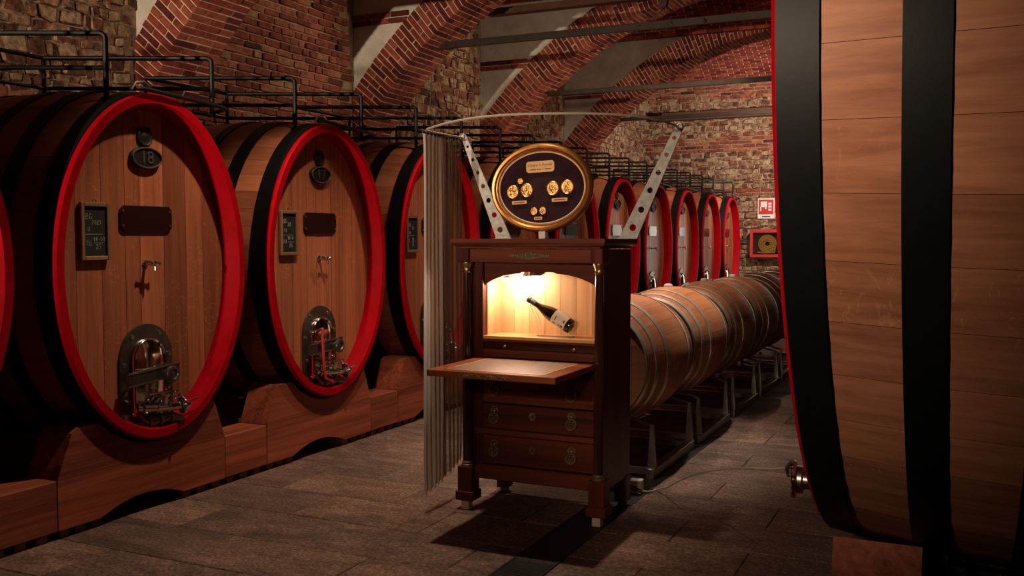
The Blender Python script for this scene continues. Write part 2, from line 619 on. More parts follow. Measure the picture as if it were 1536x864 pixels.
k = NT('porphyry_tile')
tc_ = k.coords((1, 1, 1))
na = k.noise(tc_, 55, 5, 0.75)
nb = k.noise(k.coords((2.2, 7.0, 1.0)), 1.0, 5, 0.65, 0.7)
nc = k.noise(tc_, 3.2, 4, 0.6)
cc = k.ramp(na, [(0.28, (0.038, 0.026, 0.022)), (0.5, (0.148, 0.107, 0.090)), (0.74, (0.36, 0.275, 0.235))])
cc = k.mix(1.0, cc, k.ramp(nb, [(0.30, (0.50, 0.44, 0.40)), (0.68, (1.2, 1.08, 1.0))]), 'MULTIPLY')
cc = k.mix(1.0, cc, k.ramp(nc, [(0.35, (0.70, 0.66, 0.66)), (0.65, (1.12, 1.05, 1.0))]), 'MULTIPLY')
rt = k.ramp(k.rand(), [(0.0, (0.78, 0.76, 0.76)), (1.0, (1.15, 1.08, 1.02))])
k.color(k.mix(1.0, cc, rt, 'MULTIPLY'))
k.set(Roughness=0.75)
k.b.inputs['Specular IOR Level'].default_value = 0.25
k.bump(na, 0.8, 0.005)
M['tile'] = k.m
M['grout'] = plain('floor_grout', (0.055, 0.038, 0.030), 0.95)

k = NT('bulb_glow')
k.set(Base_Color=(1, 0.9, 0.75), Emission_Color=(1.0, 0.80, 0.52), Emission_Strength=60.0)
M['glow'] = k.m


k = NT('added_glow_pane')
k.set(Base_Color=(0.8, 0.8, 0.8), Emission_Color=(1.0, 0.86, 0.72), Emission_Strength=1.9)  # glow of the added door, reflected as pale sheen on far cask faces
M['added_glow_pane'] = k.m


def cloth(name, col, transp):
    k = NT(name)
    k.set(Base_Color=col, Roughness=0.8)
    k.b.inputs['Specular IOR Level'].default_value = 0.2
    tr = k.n('BsdfTransparent')
    tl = k.n('BsdfTranslucent')
    tl.inputs[0].default_value = (*col, 1)
    m1 = k.n('MixShader')
    m1.inputs[0].default_value = 0.12
    k.l(k.b.outputs[0], m1.inputs[1])
    k.l(tl.outputs[0], m1.inputs[2])
    m2 = k.n('MixShader')
    m2.inputs[0].default_value = transp
    k.l(m1.outputs[0], m2.inputs[1])
    k.l(tr.outputs[0], m2.inputs[2])
    k.l(m2.outputs[0], k.t.nodes['Material Output'].inputs['Surface'])
    return k.m


M['curtain'] = cloth('linen_curtain', (0.82, 0.74, 0.66), 0.03)
M['sheer'] = cloth('sheer_curtain', (0.24, 0.17, 0.12), 0.40)

# ================================================================== masonry pieces
rb = random.Random(3)


def piece_variants(mat, ch, jit, n):
    out = []
    for i in range(n):
        vs, fs = chamfer_box(-.5, .5, -.5, .5, -.5, .5, ch, ch, ch, jit, rb)
        mb = MB().add(vs, fs)
        out.append(mb.mesh('masonry_piece', mat, 30))
    return out


BR = {
    'brick': piece_variants(M['brick'], 0.045, 0.012, 5),
    'wall_brick': piece_variants(M['wall_brick'], 0.075, 0.035, 6),
    'rubble': piece_variants(M['rubble'], 0.13, 0.10, 14),
}


def pieces(parent, name, items, kind, stuff_name, limit=300):
    """items: (loc, rot, scale). The largest in view become parts, the rest one stuff part."""
    items = sorted(items, key=lambda it: -seen(it[0]) * (it[2][0] + it[2][2]))
    var = BR[kind]
    for loc, rot, sc in items[:limit]:
        link(name, rb.choice(var), parent, loc, rot, sc)
    rest = items[limit:]
    if rest:
        mb = MB()
        for loc, rot, sc in rest:
            me = rb.choice(var)
            mat = Matrix.LocRotScale(Vector(loc), Euler(rot), Vector(sc))
            mb.add([mat @ v.co for v in me.vertices], [tuple(p.vertices) for p in me.polygons])
        o = mb.build(stuff_name, var[0].materials[0], parent, smooth=30)
        o['kind'] = 'stuff'


# ================================================================== room shell
XW, XR = -6.2, 1.8            # left and right wall planes
YN, YF = -10.0, 19.6           # near and far wall planes
ZT = 5.9
AX, AZ, R1, R2 = -2.2, 0.06, 4.66, 5.03     # arch circle: centre, intrados, extrados
RIBS = [-0.3, 2.8, 5.9, 9.0, 12.1, 15.2]
REAR = [-6.5, -3.4]
RW = 0.55
ZV = 4.72                      # springing of the small vaults

wl = tag(MB().box(XW - 0.35, XW, YN, YF, 0, ZT).build('wall_left', M['mortar_wall'], smooth=0), 'brick and rubble wall behind the row of oval casks', kind='structure')
wf = tag(MB().box(XW, XR, YF, YF + 0.35, 0, ZT).build('wall_far', M['mortar_wall'], smooth=0), 'rough rubble end wall of the cellar', kind='structure')
tag(MB().box(XR, XR + 0.3, YN, YF, 0, ZT).build('wall_right', M['mortar_dark'], smooth=0), 'brick wall behind the big casks', kind='structure')
tag(MB().box(XW, XR, YN - 0.3, YN, 0, ZT).build('wall_near', M['mortar_dark'], smooth=0), 'wall behind the viewer', kind='structure')
ceil = tag(MB().box(XW, XR, YN, YF, ZT, ZT + 0.2).build('ceiling', M['mortar_dark'], smooth=0), 'vaulted brick ceiling between the arches', kind='structure')
flo = tag(MB().box(XW, XR, YN, YF, -0.12, -0.014).build('floor', M['grout'], smooth=0), 'dark stone tile floor of the cellar aisle', kind='structure')

# ---- glowing door added for sheen on the far casks, hidden behind the huge cask
dr = tag(link('added_door_1', None, None, (-2.05, YF - 0.06, 0.0)), 'glowing double door added to the end wall to put sheen on the far casks', kind='structure')
for x0, x1, z0, z1 in ((-0.95, -0.85, 0, 2.45), (0.85, 0.95, 0, 2.45), (-0.05, 0.05, 0, 2.35), (-0.85, 0.85, 2.35, 2.45), (-0.85, 0.85, 0.0, 0.25), (-0.85, 0.85, 1.25, 1.31)):
    MB().box(x0, x1, -0.06, 0.06, z0, z1, 0.004).build('added_door_frame', M['iron'], dr)
for x0, x1 in ((-0.85, -0.05), (0.05, 0.85)):
    for z0, z1 in ((0.25, 1.25), (1.31, 2.35)):
        MB().box(x0, x1, -0.01, 0.01, z0, z1).build('added_door_pane', M['added_glow_pane'], dr)

# ---- floor tiles: rows 0.42 m deep, 0.8 m long, half bond
tile_me = []
for i in range(4):
    mb = MB()
    vs, fs = chamfer_box(-.398, .398, -.2075, .2075, -.014, 0, .004, .004, .003, 0.002, rb)
    tile_me.append(mb.add(vs, fs).mesh('floor_tile', M['tile'], 30))
tiles = []
r0 = 4.60 - 0.42 * 8
for r in range(44):
    y = r0 + 0.42 * r + 0.21
    off = -1.31 if (r % 2 == 0) else -0.91
    x = off - 0.8 * 5 - 0.4
    while x < 1.6:
        if x > -5.4 and not (-2.24 < x < -1.36 and False):
            tiles.append((x, y, rb.uniform(-0.0012, 0.0012)))
        x += 0.8
tiles.sort(key=lambda t: -seen((t[0], t[1], 0)))
for t in tiles[:280]:
    link('floor_tile', rb.choice(tile_me), flo, t, (0, 0, 0))
mb = MB()
for t in tiles[280:]:
    me = rb.choice(tile_me)
    mb.add([(v.co.x + t[0], v.co.y + t[1], v.co.z + t[2]) for v in me.vertices], [tuple(p.vertices) for p in me.polygons])
mb.build('floor_tile_field', M['tile'], flo, smooth=30)['kind'] = 'stuff'


# ---- transverse brick arches with plastered spandrels
def arc(R, a0, a1, n):
    return [(AX + R * math.cos(a0 + (a1 - a0) * i / n), AZ + R * math.sin(a0 + (a1 - a0) * i / n)) for i in range(n + 1)]


def arch(k, y0):
    in_view = y0 > 5
    root = tag(link('trim_%d' % (k + 1), None, None, (0, 0, 0)), 'transverse brick arch with plastered spandrel', kind='structure')
    aL = PI - math.acos((AX - XW - 0.02) / R1)      # left end, intrados on the wall
    aR = PI - aL
    # mortar core
    n = 72
    MB().strip(arc(R1 + 0.010, aR, aL, n), arc(R2, aR, aL, n), lambda u, v, q: (u, q, v), y0 + 0.010, y0 + RW - 0.008).build('mortar_ring', M['mortar'], root, smooth=40)
    # spandrels left and right (plaster), from the extrados to the vault springing
    for sgn in (-1, 1):
        m = 24
        x_end = math.sqrt(R2 ** 2 - (ZV - AZ) ** 2)
        la, lb = [], []
        for i in range(m + 1):
            d = (AX - XW) + (x_end - (AX - XW)) * i / m
            zz = AZ + math.sqrt(max(0, R2 ** 2 - d * d)) - 0.01
            la.append((AX + sgn * d, zz))
            lb.append((AX + sgn * d, ZV))
        MB().strip(la, lb, lambda u, v, q: (u, q, v), y0 + 0.03, y0 + RW - 0.03).build('spandrel', M['plaster'], root, smooth=0)
    if y0 < -1:
        return
    items = []
    pitch = 0.0625
    na = int((aL - aR) * R1 / pitch)
    for i in range(na):
        a = aL - (i + 0.5) * pitch / R1
        h = pitch - 0.011
        if i % 2 == 0:
            fr = [(R1, R1 + 0.24), (R1 + 0.25, R2)]
            dep = 0.12
            so = [(0.13, 0.37), (0.38, 0.55)]
        else:
            fr = [(R1, R1 + 0.115), (R1 + 0.126, R2)]
            dep = 0.25
            so = [(0.26, 0.40), (0.41, 0.55)]
        for q0, q1 in fr:
            r = (q0 + q1) / 2
            hh = h * r / R1
            items.append(((AX + r * math.cos(a), y0 + dep / 2 + rb.uniform(-.004, .003), AZ + r * math.sin(a)), (rb.uniform(-.01, .01), -a, 0), (q1 - q0, dep, hh)))
        for s0, s1 in so:
            r = R1 + 0.06
            items.append(((AX + r * math.cos(a), y0 + (s0 + s1) / 2, AZ + r * math.sin(a)), (0, -a + rb.uniform(-.01, .01), 0), (0.12 + rb.uniform(-.012, .012), s1 - s0, h)))
    # brick band in the spandrel and brick ledge under the vault
    for row in range(2):
        x = XW
        while x < AX - R2 * math.cos(math.asin((3.84 - AZ) / R2)) - 0.05:
            items.append(((x + 0.12, y0 + 0.07, 3.86 + row * 0.068), (0, 0, rb.uniform(-.02, .02)), (0.23, 0.12, 0.056)))
            x += 0.243 if row else 0.235
    pieces(root, 'brick', items, 'brick', 'brick_courses', 300 if in_view else 0)
    # ledge courses in view above the springing
    items = []
    for sy, depth in ((y0 - 0.03, 0.1), (y0 + RW + 0.03, 0.1)):
        x = XW
        while x < XR:
            items.append(((x + 0.12, sy, ZV + 0.02), (0, 0, 0), (0.235, depth, 0.056)))
            x += 0.245
    pieces(root, 'ledge_brick', items, 'brick', 'ledge_courses', 40 if in_view else 0)


for k, y0 in enumerate(REAR + RIBS):
    arch(k, y0)

# ---- small brick vaults between the arches (axis across the room)
items = []
ALLR = REAR + RIBS
bays = [(ALLR[i] + RW, ALLR[i + 1]) for i in range(len(ALLR) - 1)] + [(RIBS[-1] + RW, YF)]
vb = MB()
for y0, y1 in bays:
    half = (y1 - y0) / 2
    rise = 0.52
    R = (half * half + rise * rise) / (2 * rise)
    yc, zc = (y0 + y1) / 2, ZV + rise - R
    am = math.asin(half / R)
    n = 20
    vs, fs = [], []
    for i in range(n + 1):
        a = -am + 2 * am * i / n
        for x in (XW, XR):
            vs.append((x, yc + (R + 0.012) * math.sin(a), zc + (R + 0.012) * math.cos(a)))
    for i in range(n):
        fs.append((2 * i, 2 * i + 1, 2 * i + 3, 2 * i + 2))
    vb.add(vs, fs)
    nb_ = int(2 * am * R / 0.066) if y1 > 1 else 0
    for i in range(nb_):
        a = -am + (i + 0.5) * 2 * am / nb_
        x = XW - (0.12 if i % 2 else 0)
        while x < XR:
            if XW < x + 0.12 < XR:
                items.append(((x + 0.12, yc + (R + 0.03) * math.sin(a), zc + (R + 0.03) * math.cos(a)), (-a, 0, 0), (0.222, 0.050, 0.07)))
            x += 0.24
# orient: local z radial
vb.build('vault_mortar', M['mortar'], ceil, smooth=40)
pieces(ceil, 'vault_brick', items, 'brick', 'vault_brick_courses', 300)


# ---- left wall facing: brick bay and rubble bays
def coursed(y0, y1, z0, z1, course, length, kind, out, face, axis, wild=0.0):
    z = z0
    odd = 0
    while z < z1:
        h = course * rb.uniform(1 - 0.12 - wild, 1 + 0.12 + wild)
        y = y0 - rb.uniform(0, length)
        while y < y1:
            l = length * rb.choice((1, 1, 1, 0.5) if wild < 0.2 else (0.45, 0.7, 1, 1.3)) * rb.uniform(0.9, 1.1)
            c = y + l / 2
            if c - l * 0.4 > y0 and c + l * 0.4 < y1:
                d = rb.uniform(-0.012, 0.010) * (1 + 1.5 * wild)
                g = 0.014 if wild < 0.2 else 0.004
                if axis == 'y':
                    out.append(((face + d - 0.02, c, z + h / 2), (rb.uniform(-.03, .03) * (1 + 4 * wild), 0, 0), (0.09, l - g, h - g)))
                else:
                    out.append(((c, face - d + 0.02, z + h / 2), (0, rb.uniform(-.03, .03) * (1 + 4 * wild), 0), (l - g, 0.09, h - g)))
            y += l
        z += h
        odd += 1


it_b, it_r = [], []
coursed(RIBS[2] + RW, RIBS[3], 2.55, 4.7, 0.073, 0.235, 'wall_brick', it_b, XW, 'y')
coursed(RIBS[2] + RW, RIBS[3], 1.9, 2.55, 0.080, 0.17, 'rubble', it_r, XW, 'y', 0.35)
coursed(RIBS[1] + RW, RIBS[2], 2.55, 4.7, 0.078, 0.15, 'rubble', it_r, XW, 'y', 0.5)
coursed(RIBS[1] + RW, RIBS[2], 1.9, 2.55, 0.15, 0.26, 'wall_brick', it_b, XW, 'y', 0.3)
coursed(RIBS[3] + RW, RIBS[4], 1.9, 4.7, 0.085, 0.17, 'rubble', it_r, XW, 'y', 0.5)
coursed(RIBS[4] + RW, RIBS[5], 1.9, 4.7, 0.085, 0.17, 'rubble', it_r, XW, 'y', 0.5)
coursed(RIBS[5] + RW, YF, 1.9, 4.7, 0.085, 0.17, 'rubble', it_r, XW, 'y', 0.5)
pieces(wl, 'brick', it_b, 'wall_brick', 'brick_courses', 300)
pieces(wl, 'stone', it_r, 'rubble', 'rubble_courses', 300)

it_r, it_b = [], []
for z0, z1, kind in ((0.4, 1.8, 'r'), (1.8, 2.35, 'r'), (2.35, 2.5, 'b'), (2.5, 3.25, 'r'), (3.25, 3.55, 'b'), (3.55, 4.3, 'r'), (4.3, 4.72, 'b')):
    if kind == 'r':
        coursed(XW, XR, z0, z1, 0.085, 0.17, 'rubble', it_r, YF, 'x', 0.5)
    else:
        coursed(XW, XR, z0, z1, 0.075, 0.24, 'wall_brick', it_b, YF, 'x', 0.05)
pieces(wf, 'stone', it_r, 'rubble', 'rubble_courses', 300)
pieces(wf, 'brick', it_b, 'wall_brick', 'brick_courses', 120)


# ================================================================== oval casks
def ell_params(a, b, n):
    """n+1 angles spacing the ellipse evenly by arc length"""
    N = 2000
    cum = [0.0]
    for i in range(N):
        t0, t1 = 2 * PI * i / N, 2 * PI * (i + 1) / N
        cum.append(cum[-1] + math.hypot(a * (math.cos(t1) - math.cos(t0)), b * (math.sin(t1) - math.sin(t0))))
    out = []
    j = 0
    for i in range(n + 1):
        s = cum[-1] * i / n
        while j < N and cum[j + 1] < s:
            j += 1
        if j >= N:
            out.append(2 * PI)
            continue
        out.append(2 * PI * (j + (s - cum[j]) / (cum[j + 1] - cum[j])) / N)
    return out


def cask_parts(a, b, L, bulge, nst, hoops, bw, head_mat, stave_mat, chime=1.0, jitter=None):
    """local frame: x outwards (front at x=0, body to -L), y along the row, z up from the cask's lowest point"""
    zc = b

    def bul(x):
        q = (x + L / 2) / (L / 2)
        return bulge * (1 - q * q)

    def pt(x, t, dr):
        return (x, (a + dr) * math.cos(t), zc + (b + dr) * math.sin(t))

    parts = []
    # staves
    ts = ell_params(a, b, nst)
    nx = 6
    xs = [-0.025 - (L - 0.05) * i / nx for i in range(nx + 1)]
    staves = []
    for i in range(nst):
        t0, t1 = ts[i], ts[i + 1]
        g = 0.0007 / max(a, b)
        row = [(t0 + g + (t1 - t0 - 2 * g) * q / 4, 0.0) for q in range(5)]
        vs, fs = [], []
        for x in xs:
            for t, d in row:
                vs.append(pt(x, t, -0.008 + bul(x) + d))
        w_ = len(row)
        for p in range(nx):
            for q in range(w_ - 1):
                fs.append((p * w_ + q, p * w_ + q + 1, (p + 1) * w_ + q + 1, (p + 1) * w_ + q))
        staves.append(MB().add(vs, fs).mesh('stave', stave_mat, 14))
    parts += [('stave', m) for m in staves]
    # hoops
    n = 72
    for x0, x1 in hoops:
        vs, fs = [], []
        prof = [(x0, 0.0), (x0, 0.006), ((x0 + x1) / 2, 0.006), (x1, 0.006), (x1, 0.0)]
        for x, d in prof:
            for i in range(n):
                t = 2 * PI * i / n
                vs.append(pt(x, t, -0.006 + bul(x) + d))
        for p in range(len(prof) - 1):
            for i in range(n):
                fs.append((p * n + i, p * n + (i + 1) % n, (p + 1) * n + (i + 1) % n, (p + 1) * n + i))
        parts.append(('hoop', MB().add(vs, fs).mesh('hoop', M['hoop'], 30)))
    # red chime (rim)
    c = chime
    prof = [(-0.004, -0.034), (0.0, -0.020), (0.0, -0.010), (-0.010 * c, 0.0), (-0.054 * c, 0.0), (-0.072 * c, -0.068), (-0.077 * c, -0.078), (-0.080 * c, -0.13)]
    n = 96
    vs, fs = [], []
    for d, x in prof:
        for i in range(n):
            vs.append(pt(x, 2 * PI * i / n, d))
    for p in range(len(prof) - 1):
        for i in range(n):
            fs.append((p * n + i, p * n + (i + 1) % n, (p + 1) * n + (i + 1) % n, (p + 1) * n + i))
    parts.append(('chime', MB().add(vs, fs).mesh('chime', M['red'], 25)))
    # head boards
    ai, bi = a - 0.074 * c, b - 0.074 * c
    y = -ai + 0.0005
    rr = random.Random(5)
    while y < ai - 0.01:
        wd = bw * rr.uniform(0.72, 1.25)
        y1 = min(y + wd, ai - 0.0005)
        if ai - y1 < bw * 0.35:
            y1 = ai - 0.0005
        m = 6
        ys = [y + 0.0012 + (y1 - y - 0.0024) * i / m for i in range(m + 1)]
        hi = [(q, zc + bi * math.sqrt(max(0, 1 - (q / ai) ** 2))) for q in ys]
        lo = [(q, zc - bi * math.sqrt(max(0, 1 - (q / ai) ** 2))) for q in ys]
        d = rr.uniform(0, 0.0025)
        parts.append(('head_board', MB().strip(lo, hi, lambda u, v, q: (q, u, v), -0.155, -0.115 - d).mesh('head_board', head_mat, 30)))
        y = y1
    # back head
    pl = [((a - 0.08) * math.cos(2 * PI * i / 48), zc + (b - 0.08) * math.sin(2 * PI * i / 48)) for i in range(48)]
    parts.append(('back_head', MB().prism(pl, lambda u, v, q: (q, u, v), -L + 0.04, -L + 0.08).mesh('back_head', head_mat, 30)))
    return parts


CA, CB, CL = 0.685, 0.945, 1.75
CZ0 = 0.398                     # lowest point of the oval casks
PITCHY = 1.585
HEADX = -0.115


NTH = {1: 'farthest', 2: 'second', 3: 'third', 4: 'fourth', 5: 'fifth', 6: 'sixth', 7: 'seventh', 8: 'eighth', 9: 'ninth'}


def from_end(n):
    k_ = 11 - n
    return 'farthest oval cask' if k_ == 1 else NTH[k_] + ' oval cask counted from the end wall'


def cy(n):
    return 3.972 + PITCHY * (n - 1)


oval = cask_parts(CA, CB, CL, 0.055, 44,
                  [(-0.03, -0.135), (-0.32, -0.425), (-0.62, -0.70), (-1.05, -1.13), (-1.32, -1.43), (-1.62, -1.72)],
                  0.142, M['oak_head'], M['oak_stave'])


def face(u, v, q):           # (y, z relative to world, out of head) in cask frame
    return (HEADX + q, u, v - CZ0)


FY = 0.003


def arch_outline(wd, z0, z1, n=16):
    r = wd / 2
    p = [(-r, z0), (r, z0)]
    for i in range(n + 1):
        t = PI * i / n
        p.append((r * math.cos(t), z1 - r + r * math.sin(t)))
    return p


def face_fittings():
    F = {}
    # small round cast badge
    mb = MB().lathe([(0.0, 0.0), (0.054, 0.0), (0.054, 0.010), (0.046, 0.014), (0.042, 0.011), (0.022, 0.011), (0.018, 0.013), (0.0, 0.014)], face(FY, 2.06, 0), (1, 0, 0), 28)
    F['round_badge'] = mb.mesh('round_badge', M['cast_iron'], 40)
    # oval number plate
    vs, fs = [], []
    n = 36
    prof = [(1.0, 0.0), (1.0, 0.020), (0.93, 0.026), (0.88, 0.018), (0.0, 0.018)]
    for s, q in prof:
        for i in range(n):
            t = 2 * PI * i / n
            vs.append(face(FY + 0.112 * s * math.cos(t), 1.944 + 0.060 * s * math.sin(t), q))
    for p in range(len(prof) - 1):
        for i in range(n):
            fs.append((p * n + i, p * n + (i + 1) % n, (p + 1) * n + (i + 1) % n, (p + 1) * n + i))
    F['number_plate'] = MB().add(vs, fs).mesh('number_plate', M['cast_iron'], 30)
    F['number_rim'] = MB().tube([face(FY + 0.104 * math.cos(2 * PI * i / 36), 1.944 + 0.0545 * math.sin(2 * PI * i / 36), 0.024) for i in range(36)], 0.005, 6, True).mesh('number_rim', M['cast_edge'])
    # lacquer name plate with cut corners
    cxx, czz, hw, hh, ct = FY, 1.609, 0.183, 0.070, 0.022
    pl = [(cxx - hw + ct, czz - hh), (cxx + hw - ct, czz - hh), (cxx + hw, czz - hh + ct), (cxx + hw, czz + hh - ct), (cxx + hw - ct, czz + hh), (cxx - hw + ct, czz + hh), (cxx - hw, czz + hh - ct), (cxx - hw, czz - hh + ct)]
    F['name_plate'] = MB().prism(pl, face, 0.0, 0.012).mesh('name_plate', M['nameplate'], 20)
    mb = MB()
    mb.prism([(cxx - hw + ct, czz + hh - 0.003), (cxx + hw - ct, czz + hh - 0.003), (cxx + hw - ct, czz + hh + 0.001), (cxx - hw + ct, czz + hh + 0.001)], face, 0.011, 0.0135)
    F['plate_edge'] = mb.mesh('plate_edge', M['brass'], 20)
    mb = MB()
    for sx in (-1, 1):
        for sz in (-1, 1):
            mb.lathe([(0.007, 0.0), (0.007, 0.004), (0.0, 0.006)], face(cxx + sx * (hw - 0.014), czz + sz * (hh - 0.03), 0.012), (1, 0, 0), 10)
    F['plate_screws'] = mb.mesh('plate_screws', M['brass'], 40)
    # sampling tap
    mb = MB()
    o = face(FY - 0.01, 1.362, 0)
    mb.lathe([(0.020, 0), (0.020, 0.006), (0.010, 0.008), (0.010, 0.05), (0.014, 0.05), (0.014, 0.075), (0.0, 0.078)], o, (1, 0, 0), 14)
    mb.tube([face(FY - 0.05, 1.372, 0.06), face(FY - 0.012, 1.366, 0.062), face(FY + 0.03, 1.362, 0.062)], [0.006, 0.009, 0.006], 8)
    mb.ball(face(FY + 0.034, 1.362, 0.062), 0.011, 10)
    mb.ball(face(FY - 0.053, 1.372, 0.06), 0.009, 10)
    mb.tube([face(FY, 1.36, 0.066), face(FY, 1.325, 0.068)], 0.007, 8)
    F['sampling_tap'] = mb.mesh('sampling_tap', M['chrome'], 40)
    # manhole: base plate, domed door, cross bar, hand wheel
    MY = FY - 0.022
    pl = [(MY + u, v) for u, v in arch_outline(0.375, 0.470, 1.030)]
    F['manhole_plate'] = MB().prism(pl, face, 0.0, 0.014).mesh('manhole_plate', M['dark_steel'], 30)
    mb = MB()
    for u, v in ((-0.155, 0.53), (-0.155, 0.66), (-0.163, 0.815), (-0.105, 0.965), (0.09, 0.975), (0.160, 0.85), (0.155, 0.66), (0.155, 0.53)):
        mb.lathe([(0.013, 0), (0.013, 0.006), (0.0, 0.010)], face(MY + u, v, 0.014), (1, 0, 0), 10)
    F['manhole_bolts'] = mb.mesh('manhole_bolts', M['steel'], 40)
    # door: nested arch outlines rising then dishing
    vs, fs = [], []
    lay = [(0.235, 0.53, 0.955, 0.014), (0.235, 0.53, 0.955, 0.036), (0.222, 0.537, 0.948, 0.042), (0.205, 0.545, 0.940, 0.034), (0.14, 0.58, 0.905, 0.050), (0.06, 0.64, 0.84, 0.058), (0.01, 0.69, 0.76, 0.059)]
    n = 0
    for wd, z0, z1, q in lay:
        ol = arch_outline(wd, z0, z1)
        n = len(ol)
        vs += [face(MY + u, v, q) for u, v in ol]
    for p in range(len(lay) - 1):
        for i in range(n):
            fs.append((p * n + i, p * n + (i + 1) % n, (p + 1) * n + (i + 1) % n, (p + 1) * n + i))
    fs.append(tuple(range((len(lay) - 1) * n, len(lay) * n)))
    F['manhole_door'] = MB().add(vs, fs).mesh('manhole_door', M['chrome'], 50)
    mb = MB()
    mb.prism([(MY - 0.185, 0.770), (MY - 0.185, 0.700), (MY + 0.185, 0.725), (MY + 0.185, 0.795)], face, 0.052, 0.072)
    F['cross_bar'] = mb.mesh('cross_bar', M['dark_steel'], 30)
    mb = MB()
    mb.tube([face(MY - 0.185, 0.772, 0.073), face(MY + 0.185, 0.797, 0.073)], 0.006, 6)
    mb.tube([face(MY - 0.185, 0.702, 0.073), face(MY + 0.185, 0.727, 0.073)], 0.004, 6)
    F['bar_edge'] = mb.mesh('bar_edge', M['steel'], 40)
    o = face(MY + 0.085, 0.745, 0.07)
    mb = MB().lathe([(0.020, 0), (0.020, 0.03), (0.046, 0.034), (0.050, 0.044), (0.046, 0.056), (0.030, 0.058), (0.026, 0.050), (0.012, 0.050), (0.0, 0.056)], o, (1, 0, 0), 20)
    F['hand_wheel'] = mb.mesh('hand_wheel', M['dark_steel'], 40)
    # outlet valve below
    mb = MB()
    mb.lathe([(0.060, 0.0), (0.060, 0.016), (0.040, 0.020), (0.036, 0.05), (0.048, 0.054), (0.048, 0.070), (0.034, 0.072), (0.030, 0.10), (0.0, 0.105)], face(MY + 0.045, 0.570, 0.01), (1, 0, 0), 20)
    F['outlet_valve'] = mb.mesh('outlet_valve', M['steel'], 40)
    mb = MB()
    mb.tube([face(MY - 0.13, 0.580, 0.075), face(MY - 0.05, 0.572, 0.095), face(MY + 0.05, 0.566, 0.11), face(MY + 0.13, 0.562, 0.12)], [0.013, 0.020, 0.024, 0.022], 12)
    for d, r in ((-0.10, 0.026), (-0.02, 0.030), (0.055, 0.034)):
        mb.torus(face(MY + d, 0.571 - 0.05 * d, 0.092 + 0.12 * d), (0.15, 1, 0), r, 0.006, 18, 6)
    mb.lathe([(0.030, -0.012), (0.040, -0.006), (0.040, 0.014), (0.028, 0.020), (0.024, 0.040), (0.0, 0.045)], face(MY + 0.145, 0.560, 0.122), (0.3, 1, 0), 18)
    mb.torus(face(MY + 0.150, 0.560, 0.122), (0.3, 1, 0), 0.046, 0.007, 20, 8)
    mb.lathe([(0.016, 0.0), (0.016, 0.055), (0.022, 0.06), (0.022, 0.072), (0.0, 0.075)], face(MY + 0.03, 0.572, 0.105), (0.2, 0, 1), 14)
    F['valve_body'] = mb.mesh('valve_body', M['chrome'], 45)
    mb = MB()
    mb.tube([face(MY - 0.07, 0.650, 0.10), face(MY + 0.03, 0.652, 0.115), face(MY + 0.09, 0.648, 0.125)], 0.006, 6)
    mb.torus(face(MY + 0.105, 0.628, 0.125), (1, 0, 0), 0.020, 0.005, 16, 6)
    mb.tube([face(MY + 0.17, 0.575, 0.12), face(MY + 0.25, 0.585, 0.135)], 0.006, 6)
    F['valve_lever'] = mb.mesh('valve_lever', M['chrome'], 40)
    mb = MB()
    mb.cyl(face(MY - 0.05, 0.490, 0.06), face(MY + 0.11, 0.505, 0.085), 0.032, 0.028, 14)
    mb.torus(face(MY + 0.02, 0.497, 0.072), (0.15, 1, 0), 0.036, 0.007, 18, 6)
    mb.cyl(face(MY + 0.09, 0.500, 0.08), face(MY + 0.17, 0.480, 0.10), 0.036, 0.020, 14)
    mb.tube([face(MY - 0.10, 0.60, 0.06), face(MY - 0.115, 0.54, 0.07), face(MY - 0.06, 0.49, 0.075)], 0.013, 8)
    F['drain_cock'] = mb.mesh('drain_cock', M['dark_steel'], 40)
    return F


FIT = face_fittings()


def draw_number(s):
    return text_mesh(s, 0.098, 0.004, M['cast_edge'])


def cask(n, number, label, hose=False):
    root = thing('oval_cask', label, 'cask', (-4.0, cy(n), CZ0), 0, 'oval oak casks along the left wall')
    for nm, me in oval:
        link(nm, me, root)
    for nm in ('round_badge', 'name_plate', 'sampling_tap', 'manhole_plate', 'manhole_door', 'cross_bar', 'hand_wheel', 'outlet_valve', 'valve_body', 'drain_cock', 'number_plate'):
        o = link(nm, FIT[nm], root)
        if nm == 'name_plate':
            link('plate_edge', FIT['plate_edge'], o)
            link('plate_screws', FIT['plate_screws'], o)
        if nm == 'manhole_plate':
            link('manhole_bolts', FIT['manhole_bolts'], o)
        if nm == 'cross_bar':
            link('bar_edge', FIT['bar_edge'], o)
        if nm == 'valve_body':
            link('valve_lever', FIT['valve_lever'], o)
        if nm == 'number_plate':
            link('number_rim', FIT['number_rim'], o)
            t = link('number', draw_number(number), o, face(FY, 1.944, 0.019), (PI / 2, 0, PI / 2))
            t.scale = (1.0, 1.0, 1.0)
    if hose:
        mb = MB().tube([face(FY - 0.06, 0.87, 0.06), face(FY - 0.085, 0.86, 0.085), face(FY - 0.10, 0.82, 0.09), face(FY - 0.10, 0.60, 0.10), face(FY - 0.09, 0.53, 0.11), face(FY - 0.03, 0.50, 0.12)], 0.012, 8)
        tag(mb.build('red_hose', M['red_plastic'], root), 'short red hose clipped over the manhole door')
    return root


